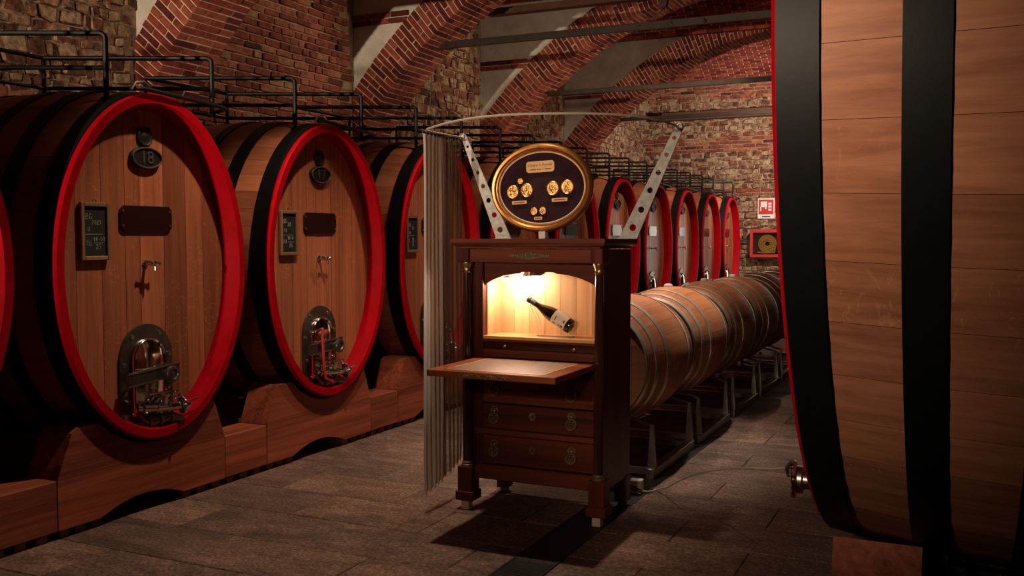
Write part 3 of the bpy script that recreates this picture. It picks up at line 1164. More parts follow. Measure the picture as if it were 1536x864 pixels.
LAB = {
    0: 'oval oak cask cut off by the left edge, only its red rim showing',
    1: 'nearest whole oval oak cask with red rim, number 18 and a chalkboard',
    2: 'second whole oval cask from the left, a red hose at its manhole',
    3: 'oval oak cask half hidden behind the hanging curtain',
    4: 'oval oak cask behind the left galvanised arm and the gilt oval frame',
    5: 'oval oak cask behind the right half of the gilt oval frame',
    6: 'oval oak cask just left of the right galvanised arm',
    7: 'oval oak cask crossed by the right galvanised arm',
    8: 'first oval cask standing clear right of the galvanised arm, fourth from the end wall',
    9: 'last oval cask but one before the rubble end wall',
    10: 'farthest oval oak cask, next to the rubble end wall',
}
LAB[8] = 'first oval cask standing clear right of the galvanised arm'
for n in range(0, 11):
    cask(n, str(19 - n), LAB[n], hose=(n == 2))

# ---- chalkboards hung on the first casks
STROKES = {
    'B': [[(0, 0), (0, 1), (.5, .95), (.55, .7), (.05, .52), (.6, .4), (.6, .1), (0, 0)]],
    'G': [[(.6, .85), (.3, 1), (0, .6), (.05, .15), (.4, 0), (.6, .2), (.6, .45), (.35, .45)]],
    '2': [[(0, .8), (.3, 1), (.55, .75), (0, 0), (.6, .05)]],
    '0': [[(.3, 1), (0, .5), (.3, 0), (.6, .5), (.3, 1)]],
    '1': [[(.1, .75), (.35, 1), (.35, 0)]],
    'N': [[(0, 0), (.05, 1), (.5, 0), (.6, 1)]],
    'o': [[(.3, .6), (.05, .3), (.3, 0), (.55, .3), (.3, .6)]],
    'T': [[(0, 1), (.6, .95)], [(.3, 1), (.28, 0)]],
    'U': [[(0, 1), (.05, .15), (.3, 0), (.55, .2), (.6, 1)]],
    '8': [[(.3, .5), (.05, .75), (.3, 1), (.55, .75), (.3, .5), (0, .25), (.3, 0), (.6, .25), (.3, .5)]],
    '-': [[(.05, .5), (.5, .5)]],
    '3': [[(.05, .9), (.4, 1), (.5, .7), (.2, .52), (.55, .3), (.3, 0), (0, .1)]],
    '5': [[(.55, 1), (.1, 1), (.05, .55), (.5, .5), (.5, .1), (0, 0)]],
    '6': [[(.5, 1), (.1, .6), (.05, .15), (.35, 0), (.55, .25), (.3, .45), (.05, .3)]],
}


def chalk(lines):
    mb = MB()
    for s, u, v, h in lines:
        x = u
        for ch in s:
            for st in STROKES.get(ch, []):
                mb.tube([(0.0, x + a_ * h * 0.8, v + b_ * h) for a_, b_ in st], 0.0011, 4)
            x += h * 0.72
    return mb


CHALKS = {
    1: [('BG', -0.056, 0.212, 0.030), ('2021', -0.018, 0.186, 0.022), ('N2', -0.056, 0.152, 0.020), ('TU', -0.058, 0.075, 0.026), ('18-03', -0.012, 0.098, 0.022), ('25', 0.006, 0.058, 0.026)],
    2: [('BG', -0.058, 0.215, 0.030), ('20', -0.010, 0.195, 0.026), ('10', -0.05, 0.155, 0.024), ('TU', -0.058, 0.080, 0.026), ('18-0', -0.012, 0.105, 0.022), ('25', 0.006, 0.055, 0.024)],
    3: [('BG', -0.050, 0.210, 0.028), ('20', -0.002, 0.185, 0.026), ('10', -0.05, 0.150, 0.022), ('T', -0.05, 0.080, 0.026), ('18', -0.002, 0.095, 0.024), ('25', 0.00, 0.055, 0.024)],
}
CLAB = {1: 'small chalkboard in brown wooden frame hung on the nearest whole cask, number 18',
        2: 'narrow chalkboard hung on the second whole cask, left of its dark plate',
        3: 'narrow chalkboard on the cask half hidden by the curtain'}
for n in (1, 2, 3):
    wd = 0.186
    x0 = -4.0 + HEADX
    t = thing('chalkboard', CLAB[n], 'chalkboard', (x0 + 0.003, cy(n) - 0.355, 1.388), 0, 'chalkboards on the casks')
    h = 0.300
    hw = wd / 2
    fr = 0.022
    MB().box(0.004, 0.012, -hw + fr - 0.004, hw - fr + 0.004, fr - 0.004, h - fr + 0.004).build('slate', M['slate'], t)
    for y0, y1, z0, z1 in ((-hw, -hw + fr, 0, h), (hw - fr, hw, 0, h), (-hw + fr, hw - fr, 0, fr), (-hw + fr, hw - fr, h - fr, h)):
        MB().box(0.0, 0.024, y0, y1, z0, z1, 0.003).build('frame_bar', M['slate_frame'], t)
    MB().torus((0.012, 0, h + 0.006), (1, 0, 0), 0.010, 0.002, 14, 6).build('hanging_loop', M['dark_steel'], t)
    mb = chalk(CHALKS[n])
    mb.tube([(0, -0.062, 0.135), (0, 0.045, 0.136)], 0.0012, 4)
    mb.tube([(0, -0.008, 0.090), (0, 0.052, 0.090)], 0.0011, 4)
    o = mb.build('chalk_writing', M['chalk'], t, (0.0125, 0, 0))


# ================================================================== cradles under the casks
def cradle_low(y0, y1, ya, yb, z0, z1, rise):
    n = 28
    lo, hi = [], []
    for i in range(n + 1):
        y = y0 + (y1 - y0) * i / n
        z = z0
        if ya < y < yb:
            q = (y - ya) / (yb - ya)
            z = z0 + rise * math.sin(PI * q) ** 0.7
        lo.append((y, z))
        hi.append((y, z1))
    return lo, hi


def saddle(a, b, zc, y0, y1, yt0, yt1, z0, z1):
    n = 40
    lo, hi = [], []
    for i in range(n + 1):
        y = y0 + (y1 - y0) * i / n
        if y < yt0:
            zt = z0 + (z1 - z0) * (y - y0) / (yt0 - y0)
        elif y > yt1:
            zt = z0 + (z1 - z0) * (y1 - y) / (y1 - yt1)
        else:
            zt = z1
        if abs(y) < a:
            ze = zc - b * math.sqrt(1 - (y / a) ** 2)
            zt = min(zt, ze)
        lo.append((y, z0))
        hi.append((y, max(zt, z0 + 0.002)))
    return lo, hi


mf = lambda u, v, q: (q, u, v)
CRX0, CRX1 = -0.055, -0.275    # front and back face of the beam, relative to the cask front plane
lo, hi = cradle_low(-0.655, 0.535, -0.375, 0.185, 0.045, 0.300, 0.062)
low_me = MB().strip(lo, hi, mf, CRX1, CRX0).mesh('lower_beam', M['fir_y'], 25)
lo, hi = saddle(CA + 0.022, CB + 0.022, CZ0 + CB, -0.655, 0.535, -0.555, 0.45, 0.302, 0.545)
sad_me = MB().strip(lo, hi, mf, CRX1, CRX0).mesh('saddle_beam', M['fir_y'], 25)
foot_me = MB().box(CRX1 + 0.02, CRX0 - 0.025, -0.032, 0.032, 0.0, 0.045, 0.003).mesh('foot_block', M['fir_dark'], 30)
fil_me = MB().box(CRX1, CRX0, -0.193, 0.193, 0.045, 0.300, 0.004).mesh('filler_block', M['fir_y'], 30)
bck = MB().box(-CL + 0.25, -CL + 0.45, -0.6, 0.5, 0.0, CZ0 - 0.05, 0.004).mesh('rear_beam', M['fir_y'], 30)
ORD = ['cut off by the left edge', 'under the nearest whole cask', 'under the second whole cask', 'under the cask half hidden by the curtain']
for n in range(0, 11):
    lab = 'arched reddish wooden cradle ' + (ORD[n] if n < 4 else 'under the ' + from_end(n))
    if n == 0:
        lab = 'wooden cradle end beneath the cask at the left edge'
    t = thing('cask_cradle', lab, 'cradle', (-4.0, cy(n), 0), 0, 'cask cradles')
    link('lower_beam', low_me, t)
    link('saddle_beam', sad_me, t)
    link('rear_beam', bck, t)
    for y in (-0.60, -0.50, -0.40, 0.24, 0.36, 0.48):
        link('foot_block', foot_me, t, (0, y, 0))
    lab = ['low square wooden block left of the nearest whole cradle, at the left edge', 'low wooden block between the first and second whole cradles', 'low wooden block between the second whole cradle and the curtain'][n] if n < 3 else 'low wooden spacer block beyond the ' + from_end(n)
    t = thing('spacer_block', lab, 'block', (-4.0, cy(n) + 0.733, 0), 0, 'spacer blocks')
    link('block', fil_me, t)
    for y in (-0.12, 0.0, 0.12):
        link('foot_block', foot_me, t, (0, y, 0))


# ================================================================== pipe guards above the casks
def elbow(p0, p1, p2, r, n=5):
    """points p0 .. rounded corner at p1 .. p2"""
    p0, p1, p2 = Vector(p0), Vector(p1), Vector(p2)
    a = p1 + (p0 - p1).normalized() * r
    b = p1 + (p2 - p1).normalized() * r
    out = [p0]
    for i in range(n + 1):
        t = i / n
        out.append(a * (1 - t) ** 2 + p1 * 2 * t * (1 - t) + b * t * t)
    out.append(p2)
    return out


def guard_parts():
    P = []
    zt, zm = 2.58, 2.40
    for i, (yp, zb) in enumerate(((-0.235, 2.24), (0.555, 2.24))):
        q = (-0.13, yp)
        e = (-1.03, yp - 0.44)
        P.append(('guard_bar', MB().tube(elbow((q[0], q[1], zb), (q[0], q[1], zt), (e[0], e[1], zt), 0.035), 0.0145, 8)))
        P.append(('middle_rail', MB().tube([(q[0], q[1], zm), (e[0], e[1], zm)], 0.0125, 8)))
        P.append(('rear_post', MB().tube([(e[0], e[1], zt), (e[0], e[1], 2.32 if i else 2.20)], 0.0120, 8)))
        P.append(('floor_flange', MB().lathe([(0.03, 0), (0.03, 0.012), (0.018, 0.016)], (q[0], q[1], zb - 0.008), (0, 0, 1), 12)))
    P.append(('back_rail', MB().tube([(-1.03, -0.675, zt), (-1.03, 0.115, zt)], 0.0120, 8)))
    P.append(('back_middle_rail', MB().tube([(-1.03, -0.675, zm), (-1.03, 0.115, zm)], 0.0105, 8)))
    P.append(('foot_bar', MB().tube([(0.012, -0.17, 2.292), (0.02, -0.12, 2.298), (0.02, 0.48, 2.272), (0.0, 0.53, 2.268), (-0.13, 0.555, 2.255)], 0.0115, 8)))
    P.append(('lever_hook', MB().tube([(0.01, -0.20, 2.285), (0.01, -0.17, 2.325), (0.01, -0.11, 2.335), (0.015, -0.07, 2.300)], 0.0095, 8)))
    return P


gp = [(nm, m.mesh(nm, M['steel'] if nm in ('lever_hook',) else M['pipe'], 45)) for nm, m in guard_parts()]
GL = ['black pipe guard frame on the cask cut off by the left edge', 'black pipe guard frame over the nearest whole cask', 'black pipe guard frame over the second whole cask',
      'black pipe guard frame over the cask half hidden by the curtain', 'black pipe guard frame between curtain and gilt oval frame']
for n in range(0, 11):
    t = thing('pipe_guard', GL[n] if n < 5 else 'black pipe guard over the ' + from_end(n), 'guard rail', (-4.0, cy(n), 0.0), 0, 'pipe guards over the casks')
    for nm, me in gp:
        link(nm, me, t)
# small white connection boxes lying on the cask tops
# (one pale block is seen on the second whole cask)
tag(MB().box(-4.78, -4.72, cy(2) - 0.50, cy(2) - 0.40, 2.16, 2.19, 0.004).build('wooden_wedge', M['pale_wood']), 'small pale wooden wedge on top of the second whole cask', 'wedge')

# ================================================================== big cask on the right
RA, RB, RL = 1.96, 1.84, 2.2
RXF, RYC, RZ0 = -0.45, 4.40, 0.31
big = cask_parts(RA, RB, RL, 0.085, 66,
                 [(-0.012, -0.118), (-0.305, -0.412), (-0.60, -0.71), (-1.49, -1.60), (-1.79, -1.90), (-2.08, -2.19)],
                 0.16, M['oak_head'], M['oak_big'], 1.3)
bc = thing('large_cask', 'huge close-up oak cask with broad black hoops at the right edge', 'cask', (RXF, RYC, RZ0), PI)
for nm, me in big:
    link(nm, me, bc)
# its outlet fitting on the hidden face
vy, vz = 0.755, 0.300
mb = MB().lathe([(0.045, -0.12), (0.045, 0.0), (0.034, 0.004), (0.034, 0.075), (0.050, 0.08), (0.050, 0.115), (0.034, 0.118), (0.0, 0.124)], (0.0, vy, vz), (1, 0, 0), 20)
oo = mb.build('outlet_fitting', M['steel'], bc)
MB().torus((0.112, vy, vz), (1, 0.1, 0), 0.056, 0.010, 24, 8, 1.1).build('clamp_ring', M['chrome'], oo)
MB().tube([(0.115, vy + 0.03, vz + 0.070), (0.135, vy + 0.02, vz + 0.045), (0.130, vy + 0.01, vz + 0.01)], 0.008, 8).build('clamp_screw', M['chrome'], oo)

ct = thing('cask_cradle', 'wooden cradle end under the huge cask at lower right', 'cradle', (RXF, RYC, 0), 0, 'cask cradles')
lo, hi = cradle_low(-0.93, 0.93, -0.5, 0.5, 0.0, 0.28, 0.08)
MB().strip(lo, hi, mf, 0.335, 0.045).build('lower_beam', M['fir_y'], ct, smooth=25)
lo, hi = saddle(RA + 0.05, RB + 0.05, RZ0 + RB, -0.93, 0.93, -0.925, 0.925, 0.282, 0.475)
MB().strip(lo, hi, mf, 0.335, 0.045).build('saddle_beam', M['fir_y'], ct, smooth=25)
ct2 = thing('cask_cradle', 'hidden rear cradle of the huge cask', 'cradle', (RXF + RL - 0.5, RYC, 0), 0, 'cask cradles')
lo, hi = saddle(RA + 0.09, RB + 0.09, RZ0 + RB, -0.76, 0.76, -0.72, 0.72, 0.0, 0.43)
MB().strip(lo, hi, mf, 0.3, 0.0).build('saddle_beam', M['fir_y'], ct2, smooth=25)

# ================================================================== barrels lying on steel racks down the middle
BXC, BZC, BR_, BH_, BLEN = -2.125, 0.700, 0.422, 0.352, 1.09
BY0, BP = 5.70, 1.155


def brad(y):
    q = (y - BLEN / 2) / (BLEN / 2)
    return BH_ + (BR_ - BH_) * (1 - abs(q) ** 2.1)


def barrel_parts():
    P = []
    ns, ny = 28, 8
    for i in range(ns):
        t0, t1 = 2 * PI * i / ns, 2 * PI * (i + 1) / ns
        e = 0.0005 / BR_
        row = [(t0 + e + (t1 - t0 - 2 * e) * q / 5, 0) for q in range(6)]
        vs, fs = [], []
        for j in range(ny + 1):
            y = BLEN * j / ny
            for t, d in row:
                r = brad(y) + d
                vs.append((r * math.cos(t), y, r * math.sin(t)))
        w_ = len(row)
        for p in range(ny):
            for q in range(w_ - 1):
                fs.append((p * w_ + q, (p + 1) * w_ + q, (p + 1) * w_ + q + 1, p * w_ + q + 1))
        P.append(('stave', MB().add(vs, fs).mesh('stave', M['oak_barrel'], 14)))
    for y0, y1 in ((0.004, 0.048), (0.115, 0.155), (0.275, 0.318), (0.772, 0.815), (0.935, 0.975), (1.042, 1.086)):
        n = 48
        vs, fs = [], []
        for y, d in ((y0, 0), (y0, 0.0045), (y1, 0.0045), (y1, 0)):
            for i in range(n):
                t = 2 * PI * i / n
                r = brad(y) + d
                vs.append((r * math.cos(t), y, r * math.sin(t)))
        for p in range(3):
            for i in range(n):
                fs.append((p * n + i, (p + 1) * n + i, (p + 1) * n + (i + 1) % n, p * n + (i + 1) % n))
        P.append(('hoop', MB().add(vs, fs).mesh('hoop', M['hoop_steel'], 30)))
    # heads of boards at both ends
    for y0, y1 in ((0.035, 0.06), (BLEN - 0.06, BLEN - 0.035)):
        x = -BH_ + 0.012
        R = BH_ - 0.008
        while x < R - 0.01:
            x1 = min(x + 0.098, R - 0.002)
            xs = [x + 0.001 + (x1 - x - 0.002) * i / 5 for i in range(6)]
            hi = [(q, math.sqrt(max(0, R * R - q * q))) for q in xs]
            lo = [(q, -math.sqrt(max(0, R * R - q * q))) for q in xs]
            P.append(('head_board', MB().strip(lo, hi, lambda u, v, q: (u, q, v), y0, y1).mesh('head_board', M['oak_barrel_head'], 30)))
            x = x1
    P.append(('bung', MB().lathe([(0.034, -0.01), (0.034, 0.012), (0.026, 0.022), (0.0, 0.024)], (0.0, BLEN / 2, BR_), (0, 0, 1), 14).mesh('bung', M['white_plastic'], 40)))
    P.append(('hoop_rivet_plate', MB().box(0.01, 0.06, 0.772, 0.815, math.sqrt(brad(0.79) ** 2 - 0.06 ** 2) + 0.004, brad(0.79) + 0.007).mesh('hoop_rivet_plate', M['steel'], 30)))
    return P


bparts = barrel_parts()
BLAB = ['nearest oak barrel, its end hidden behind the cabinet', 'second oak barrel from the cabinet in the middle row', 'third oak barrel from the cabinet in the middle row',
        'fourth oak barrel from the cabinet, cut off by the huge cask', 'fifth oak barrel from the cabinet in the middle row', 'sixth and last oak barrel in the middle row']


def rack_parts():
    P = []
    xr = 0.365
    yl = BLEN - 0.10
    for sx in (-1, 1):
        P.append(('base_rail', MB().box(sx * xr - 0.028, sx * xr + 0.028, 0.0, yl, 0.0, 0.065, 0.004), 'rack'))
        for y in (0.045, yl - 0.045):
            # tapering support plate, wide at the foot
            P.append(('support_plate', MB().prism([(-0.024, 0.065), (0.024, 0.065), (0.006, 0.335), (-0.006, 0.335)], lambda u, v, q, y=y, sx=sx: (sx * xr + u, q, v), y - 0.022, y + 0.022), 'rack'))
    for y in (0.045, yl - 0.045):
        pts = []
        for i in range(13):
            t = math.radians(-90 - 40 + 80 * i / 12)
            rr_ = brad(y + 0.05) + 0.022
            pts.append((rr_ * math.cos(t), y, BZC + rr_ * math.sin(t)))
        P.append(('saddle_bar', MB().tube([(-xr, y, 0.33)] + pts[1:-1] + [(xr, y, 0.33)], 0.009, 8), 'rack'))
        P.append(('cross_bar', MB().box(-xr, xr, y - 0.02, y + 0.02, 0.02, 0.06), 'rack'))
    return P


rparts = [(nm, m.mesh(nm, M[mt], 40)) for nm, m, mt in rack_parts()]
for i in range(6):
    y = BY0 + BP * i
    t = thing('oak_barrel', BLAB[i], 'barrel', (BXC, y, BZC), 0, 'oak barrels in the middle row')
    for nm, me in bparts:
        link(nm, me, t)
    t = thing('barrel_rack', 'low steel rack under the ' + BLAB[i].split(',')[0], 'rack', (BXC, y + 0.05, 0), 0, 'steel barrel racks')
    for nm, me in rparts:
        link(nm, me, t)

# ================================================================== display cabinet (fall-front secretaire)
CXC, CYF = -2.095, 4.66
cab = thing('secretaire_cabinet', 'mahogany fall-front cabinet with lit niche, columns and three drawers', 'cabinet', (CXC, CYF, 0))


def cb(x0, x1, y0, y1, z0, z1, name, mat, b=0.003, parent=None, off=True):
    o = -CXC if off else 0
    oy = -CYF if off else 0
    return MB().box(x0 + o, x1 + o, y0 + oy, y1 + oy, z0, z1, b).build(name, M[mat], parent or cab)


# carcass
cb(-2.475, -2.445, 4.725, 5.155, 0.17, 1.44, 'side_panel', 'mahog_z')
cb(-1.725, -1.695, 4.725, 5.155, 0.17, 1.44, 'side_panel', 'mahog_z')
cb(-2.445, -1.725, 5.130, 5.155, 0.17, 1.44, 'back_panel', 'mahog_z')
cb(-2.445, -1.725, 4.73, 5.13, 0.80, 0.845, 'writing_deck', 'mahog_x')
cb(-2.445, -1.725, 4.70, 5.13, 0.175, 0.255, 'base_rail', 'mahog_x', 0.006)
cb(-2.445, -1.725, 4.705, 4.745, 0.425, 0.455, 'drawer_rail', 'mahog_x')
# stiles beside the opening
cb(-2.445, -2.398, 4.71, 4.76, 0.255, 1.375, 'stile', 'mahog_z')
cb(-1.742, -1.725, 4.71, 4.76, 0.255, 1.375, 'stile', 'mahog_z')
# frieze with square blocks over the columns
fz = cb(-2.46, -1.745, 4.675, 4.76, 1.372, 1.445, 'frieze', 'mahog_x')
cb(-2.525, -2.458, 4.655, 4.78, 1.372, 1.448, 'frieze_block', 'mahog_z')
cb(-1.748, -1.683, 4.655, 4.78, 1.372, 1.448, 'frieze_block', 'mahog_z')
# frieze ornament: pierced brass scroll lozenge
mb = MB()
rq = random.Random(9)
for i in range(15):
    u = -0.105 + 0.015 * i
    s = 0.020 * (1 - abs(u) / 0.125)
    mb.torus((u, 0, 0), (0, 1, 0), max(0.006, s * 0.75), 0.0028, 12, 5)
    mb.torus((u + 0.006, 0, s * 0.5), (0, 1, 0), max(0.004, s * 0.4), 0.0022, 10, 5)
    mb.torus((u - 0.004, 0, -s * 0.5), (0, 1, 0), max(0.004, s * 0.4), 0.0022, 10, 5)
mb.build('brass_ornament', M['old_brass'], fz, (-2.10 - CXC, 4.672 - CYF, 1.409))
# cornice
prof = [(0.0, 1.448), (0.0, 1.456), (0.018, 1.462), (0.030, 1.470), (0.036, 1.478), (0.036, 1.500), (0.0, 1.500)]
vs, fs = [], []
for d, z in prof[:-1]:
    x0, x1, y0, y1 = -2.515 - d - CXC, -1.695 + d - CXC, 4.655 - d - CYF, 5.16 - CYF
    vs += [(x0, y0, z), (x1, y0, z), (x1, y1, z), (x0, y1, z)]
for p in range(len(prof) - 2):
    for i in range(4):
        fs.append((p * 4 + i, p * 4 + (i + 1) % 4, (p + 1) * 4 + (i + 1) % 4, (p + 1) * 4 + i))
m_ = (len(prof) - 2) * 4
fs.append((m_, m_ + 1, m_ + 2, m_ + 3))
fs.append((3, 2, 1, 0))
MB().add(vs, fs).build('cornice', M['mahog_x'], cab, smooth=20)
# columns with brass capitals and bases, on plinth blocks
for x in (-2.487, -1.715):
    lx, ly = x - CXC, 4.700 - CYF
    col_ = MB().lathe([(0.027, 0.262), (0.0285, 0.5), (0.027, 0.9), (0.0225, 1.325)], (lx, ly, 0), (0, 0, 1), 24).build('column', M['ebony'], cab)
    MB().lathe([(0.024, 1.315), (0.028, 1.322), (0.024, 1.330), (0.026, 1.345), (0.034, 1.362), (0.034, 1.372)], (lx, ly, 0), (0, 0, 1), 24).build('capital', M['brass'], col_)
    MB().lathe([(0.036, 0.242), (0.036, 0.250), (0.030, 0.256), (0.033, 0.262), (0.028, 0.270)], (lx, ly, 0), (0, 0, 1), 24).build('column_base', M['old_brass'], col_)
    pb = MB().box(lx - 0.044, lx + 0.044, ly - 0.04, ly + 0.055, 0.10, 0.242, 0.003).box(lx - 0.054, lx + 0.054, ly - 0.05, ly + 0.062, 0.052, 0.104, 0.004).build('plinth', M['mahog_z'], cab)
    MB().box(lx - 0.024, lx + 0.022, ly - 0.035, ly + 0.015, 0.0, 0.053, 0.002).build('foot_block', M['pale_wood'], pb)
for x in (-2.455, -1.722):
    pb = MB().box(x - CXC - 0.035, x - CXC + 0.035, 5.07 - CYF, 5.15 - CYF, 0.03, 0.176, 0.003).build('rear_foot', M['mahog_z'], cab)
    MB().box(x - CXC - 0.02, x - CXC + 0.02, 5.09 - CYF, 5.13 - CYF, 0.0, 0.031, 0.002).build('foot_block', M['dark_steel'], pb)
# apron with arched cut-out
n = 40
lo, hi = [], []
xa0, xa1 = -2.402, -1.738
for i in range(n + 1):
    x = xa0 + (xa1 - xa0) * i / n
    q = (x - (xa0 + xa1) / 2) / ((xa1 - xa0) / 2)
    z = 1.238 + 0.078 * (1 - abs(q) ** 2.6) ** 0.75 if abs(q) < 1 else 1.238
    if abs(q + 0.02) < 0.075:
        z -= 0.008
    elif 0.075 <= abs(q + 0.02) < 0.30:
        z += 0.006
    lo.append((x - CXC, z))
    hi.append((x - CXC, 1.376))
MB().strip(lo, hi, lambda u, v, q: (u, q, v), 4.735 - CYF, 4.758 - CYF).build('arched_apron', M['mahog_x'], cab, smooth=30)
# niche lining
cb(-2.398, -1.742, 4.925, 4.945, 0.965, 1.372, 'niche_back', 'niche', 0)
for i in range(7):
    x0 = -2.398 + 0.656 * i / 7
    cb(x0 + 0.0006, x0 + 0.656 / 7 - 0.0006, 4.921, 4.926, 0.966, 1.37, 'niche_board', 'niche', 0.0004)
cb(-2.404, -2.392, 4.76, 4.925, 0.965, 1.372, 'niche_side', 'niche', 0)
cb(-1.748, -1.736, 4.76, 4.925, 0.965, 1.372, 'niche_side', 'niche', 0)
cb(-2.40, -1.74, 4.76, 4.945, 1.36, 1.372, 'niche_top', 'niche', 0)
cb(-2.40, -1.738, 4.715, 4.94, 0.952, 0.968, 'niche_shelf', 'niche_floor', 0.001)
# shelf drawer
cb(-2.40, -1.738, 4.715, 4.94, 0.938, 0.952, 'shelf_edge', 'mahog_x', 0.001)
sd = cb(-2.398, -1.740, 4.722, 4.92, 0.898, 0.937, 'small_drawer', 'ebony', 0.002)
for x in (-2.265, -1.862):
    MB().lathe([(0.004, 0), (0.004, 0.006), (0.009, 0.010), (0.009, 0.015), (0.0, 0.019)], (x - CXC, 4.722 - CYF, 0.917), (0, -1, 0), 14).build('knob', M['brass'], sd)
cb(-2.40, -1.738, 4.712, 4.94, 0.852, 0.897, 'lower_rail', 'mahog_x', 0.004)
# fall front, open as a writing slope
fl = cb(-2.432, -1.735, 4.155, 4.715, 0.815, 0.848, 'fall_front', 'mahog_flap_lit', 0.003)
cb(-2.345, -1.822, 4.205, 4.665, 0.848, 0.8495, 'leather_panel', 'leather', 0, fl)
for a_ in ((-2.352, -1.815, 4.198, 4.206), (-2.352, -1.815, 4.664, 4.672), (-2.352, -2.344, 4.198, 4.672), (-1.823, -1.815, 4.198, 4.672)):
    cb(a_[0], a_[1], a_[2], a_[3], 0.848, 0.8498, 'gilt_line', 'gilt_line', 0, fl)
mb = MB()
for i in range(26):
    mb.torus((-0.13 + 0.0105 * i, 0, 0.004 * math.sin(i * 1.7)), (0, 1, 0), 0.006 + 0.002 * math.cos(i), 0.0022, 8, 5)
mb.build('brass_lock_plate', M['old_brass'], fl, (-2.11 - CXC, 4.153 - CYF, 0.831))
# drawers with ornate drop handles
DZ = [(0.60, 0.795), (0.457, 0.596), (0.262, 0.423)]
for z0, z1 in DZ:
    d = cb(-2.396, -1.744, 4.708, 5.10, z0 + 0.002, z1 - 0.002, 'drawer', 'mahog_x', 0.003)
    zc = 0.5 * (z0 + z1) + (0.03 if z0 > 0.55 else 0.008)
    if z0 > 0.55:
        zc = 0.685
    for x in (-2.325, -1.870):
        c0 = (x - CXC, 4.706 - CYF, zc)
        hp = MB()
        hp.torus((c0[0], c0[1], c0[2] + 0.026), (0, 1, 0), 0.020, 0.0038, 16, 6)
        hp.torus((c0[0] - 0.008, c0[1], c0[2] + 0.030), (0, 1, 0), 0.007, 0.002, 10, 5)
        hp.torus((c0[0] + 0.008, c0[1], c0[2] + 0.030), (0, 1, 0), 0.007, 0.002, 10, 5)
        hp.lathe([(0.010, 0), (0.008, 0.005), (0.0, 0.009)], (c0[0], c0[1], c0[2] + 0.022), (0, -1, 0), 12)
        hp.lathe([(0.006, 0), (0.005, 0.006), (0.0, 0.009)], (c0[0] - 0.012, c0[1], c0[2] - 0.004), (0, -1, 0), 10)
        hp.lathe([(0.006, 0), (0.005, 0.006), (0.0, 0.009)], (c0[0] + 0.012, c0[1], c0[2] - 0.004), (0, -1, 0), 10)
        for t_ in range(7):
            an = math.radians(200 + 140 * t_ / 6)
            hp.torus((c0[0] + 0.026 * math.cos(an), c0[1], c0[2] - 0.012 + 0.022 * math.sin(an)), (0, 1, 0), 0.006, 0.0022, 8, 5)
        hp.torus((c0[0] - 0.010, c0[1], c0[2] - 0.010), (0, 1, 0), 0.009, 0.0025, 10, 5)
        hp.torus((c0[0] + 0.010, c0[1], c0[2] - 0.010), (0, 1, 0), 0.009, 0.0025, 10, 5)
        o = hp.build('handle_plate', M['old_brass'], d)
        MB().torus((c0[0], c0[1] - 0.008, c0[2] - 0.016), (0, 1, 0.15), 0.031, 0.0050, 20, 6, 0.85).build('drop_ring', M['old_brass'], d)
    c0 = (-2.098 - CXC, 4.706 - CYF, zc + 0.008)
    ek = MB()
    for i in range(8):
        t = 2 * PI * i / 8
        ek.torus((c0[0] + 0.013 * math.cos(t), c0[1], c0[2] + 0.016 * math.sin(t)), (0, 1, 0), 0.006, 0.0022, 9, 5)
    ek.torus(c0, (0, 1, 0), 0.010, 0.0026, 14, 6)
    ek.build('escutcheon', M['old_brass'], d)

# two small halogen spots in the niche
for i, (x, y, z) in enumerate(((-2.300, 4.80, 1.272), (-2.185, 4.83, 1.282))):
    lx, ly = x - CXC, y - CYF
    b_ = MB().lathe([(0.004, 0.05), (0.012, 0.045), (0.022, 0.02), (0.026, 0.0)], (lx, ly, z + 0.012), (0, 0, 1), 16).build('spot_housing', M['chrome'], cab)
    MB().tube([(lx, ly, z + 0.06), (lx, ly, 1.362)], 0.005, 6).build('spot_stem', M['chrome'], b_)
    MB().ball((lx, ly, z + 0.010), 0.017, 12).build('bulb', M['glow'], b_)
    l = bpy.data.lights.new('niche_spot_light', 'POINT')
    l.energy = 4.0 if i == 0 else 3.3
    l.color = (1.0, 0.90, 0.78)
    l.shadow_soft_size = 0.02
    o = bpy.data.objects.new('niche_spot_light', l)
    o.location = (x, y, z - 0.022)
    COL.objects.link(o)
MB().box(-2.14 - CXC, -2.08 - CXC, 4.765 - CYF, 4.80 - CYF, 1.30, 1.362).build('spot_bracket', M['dark_steel'], cab)

# ---- bottle on an acrylic stand in the niche
bp0, bp1 = Vector((-1.923, 4.835, 1.022)), Vector((-2.182, 4.835, 1.170))   # base and neck end
dirv = (bp1 - bp0).normalized()
bot = thing('wine_bottle', 'dark wine bottle with pale label tilted on a clear stand in the niche', 'bottle', bp0)
Lb = (bp1 - bp0).length
mb = MB().lathe([(0.0, 0.012), (0.030, 0.0), (0.0385, 0.004), (0.040, 0.012), (0.040, 0.125), (0.038, 0.150), (0.030, 0.178), (0.021, 0.205), (0.0165, 0.225), (0.0150, Lb - 0.05)], (0, 0, 0), dirv, 28)
mb.build('glass_body', M['bottle'], bot)
MB().lathe([(0.0158, Lb - 0.055), (0.0158, Lb - 0.018), (0.018, Lb - 0.016), (0.018, Lb - 0.002), (0.0, Lb)], (0, 0, 0), dirv, 24).build('capsule', M['black_rubber'], bot)
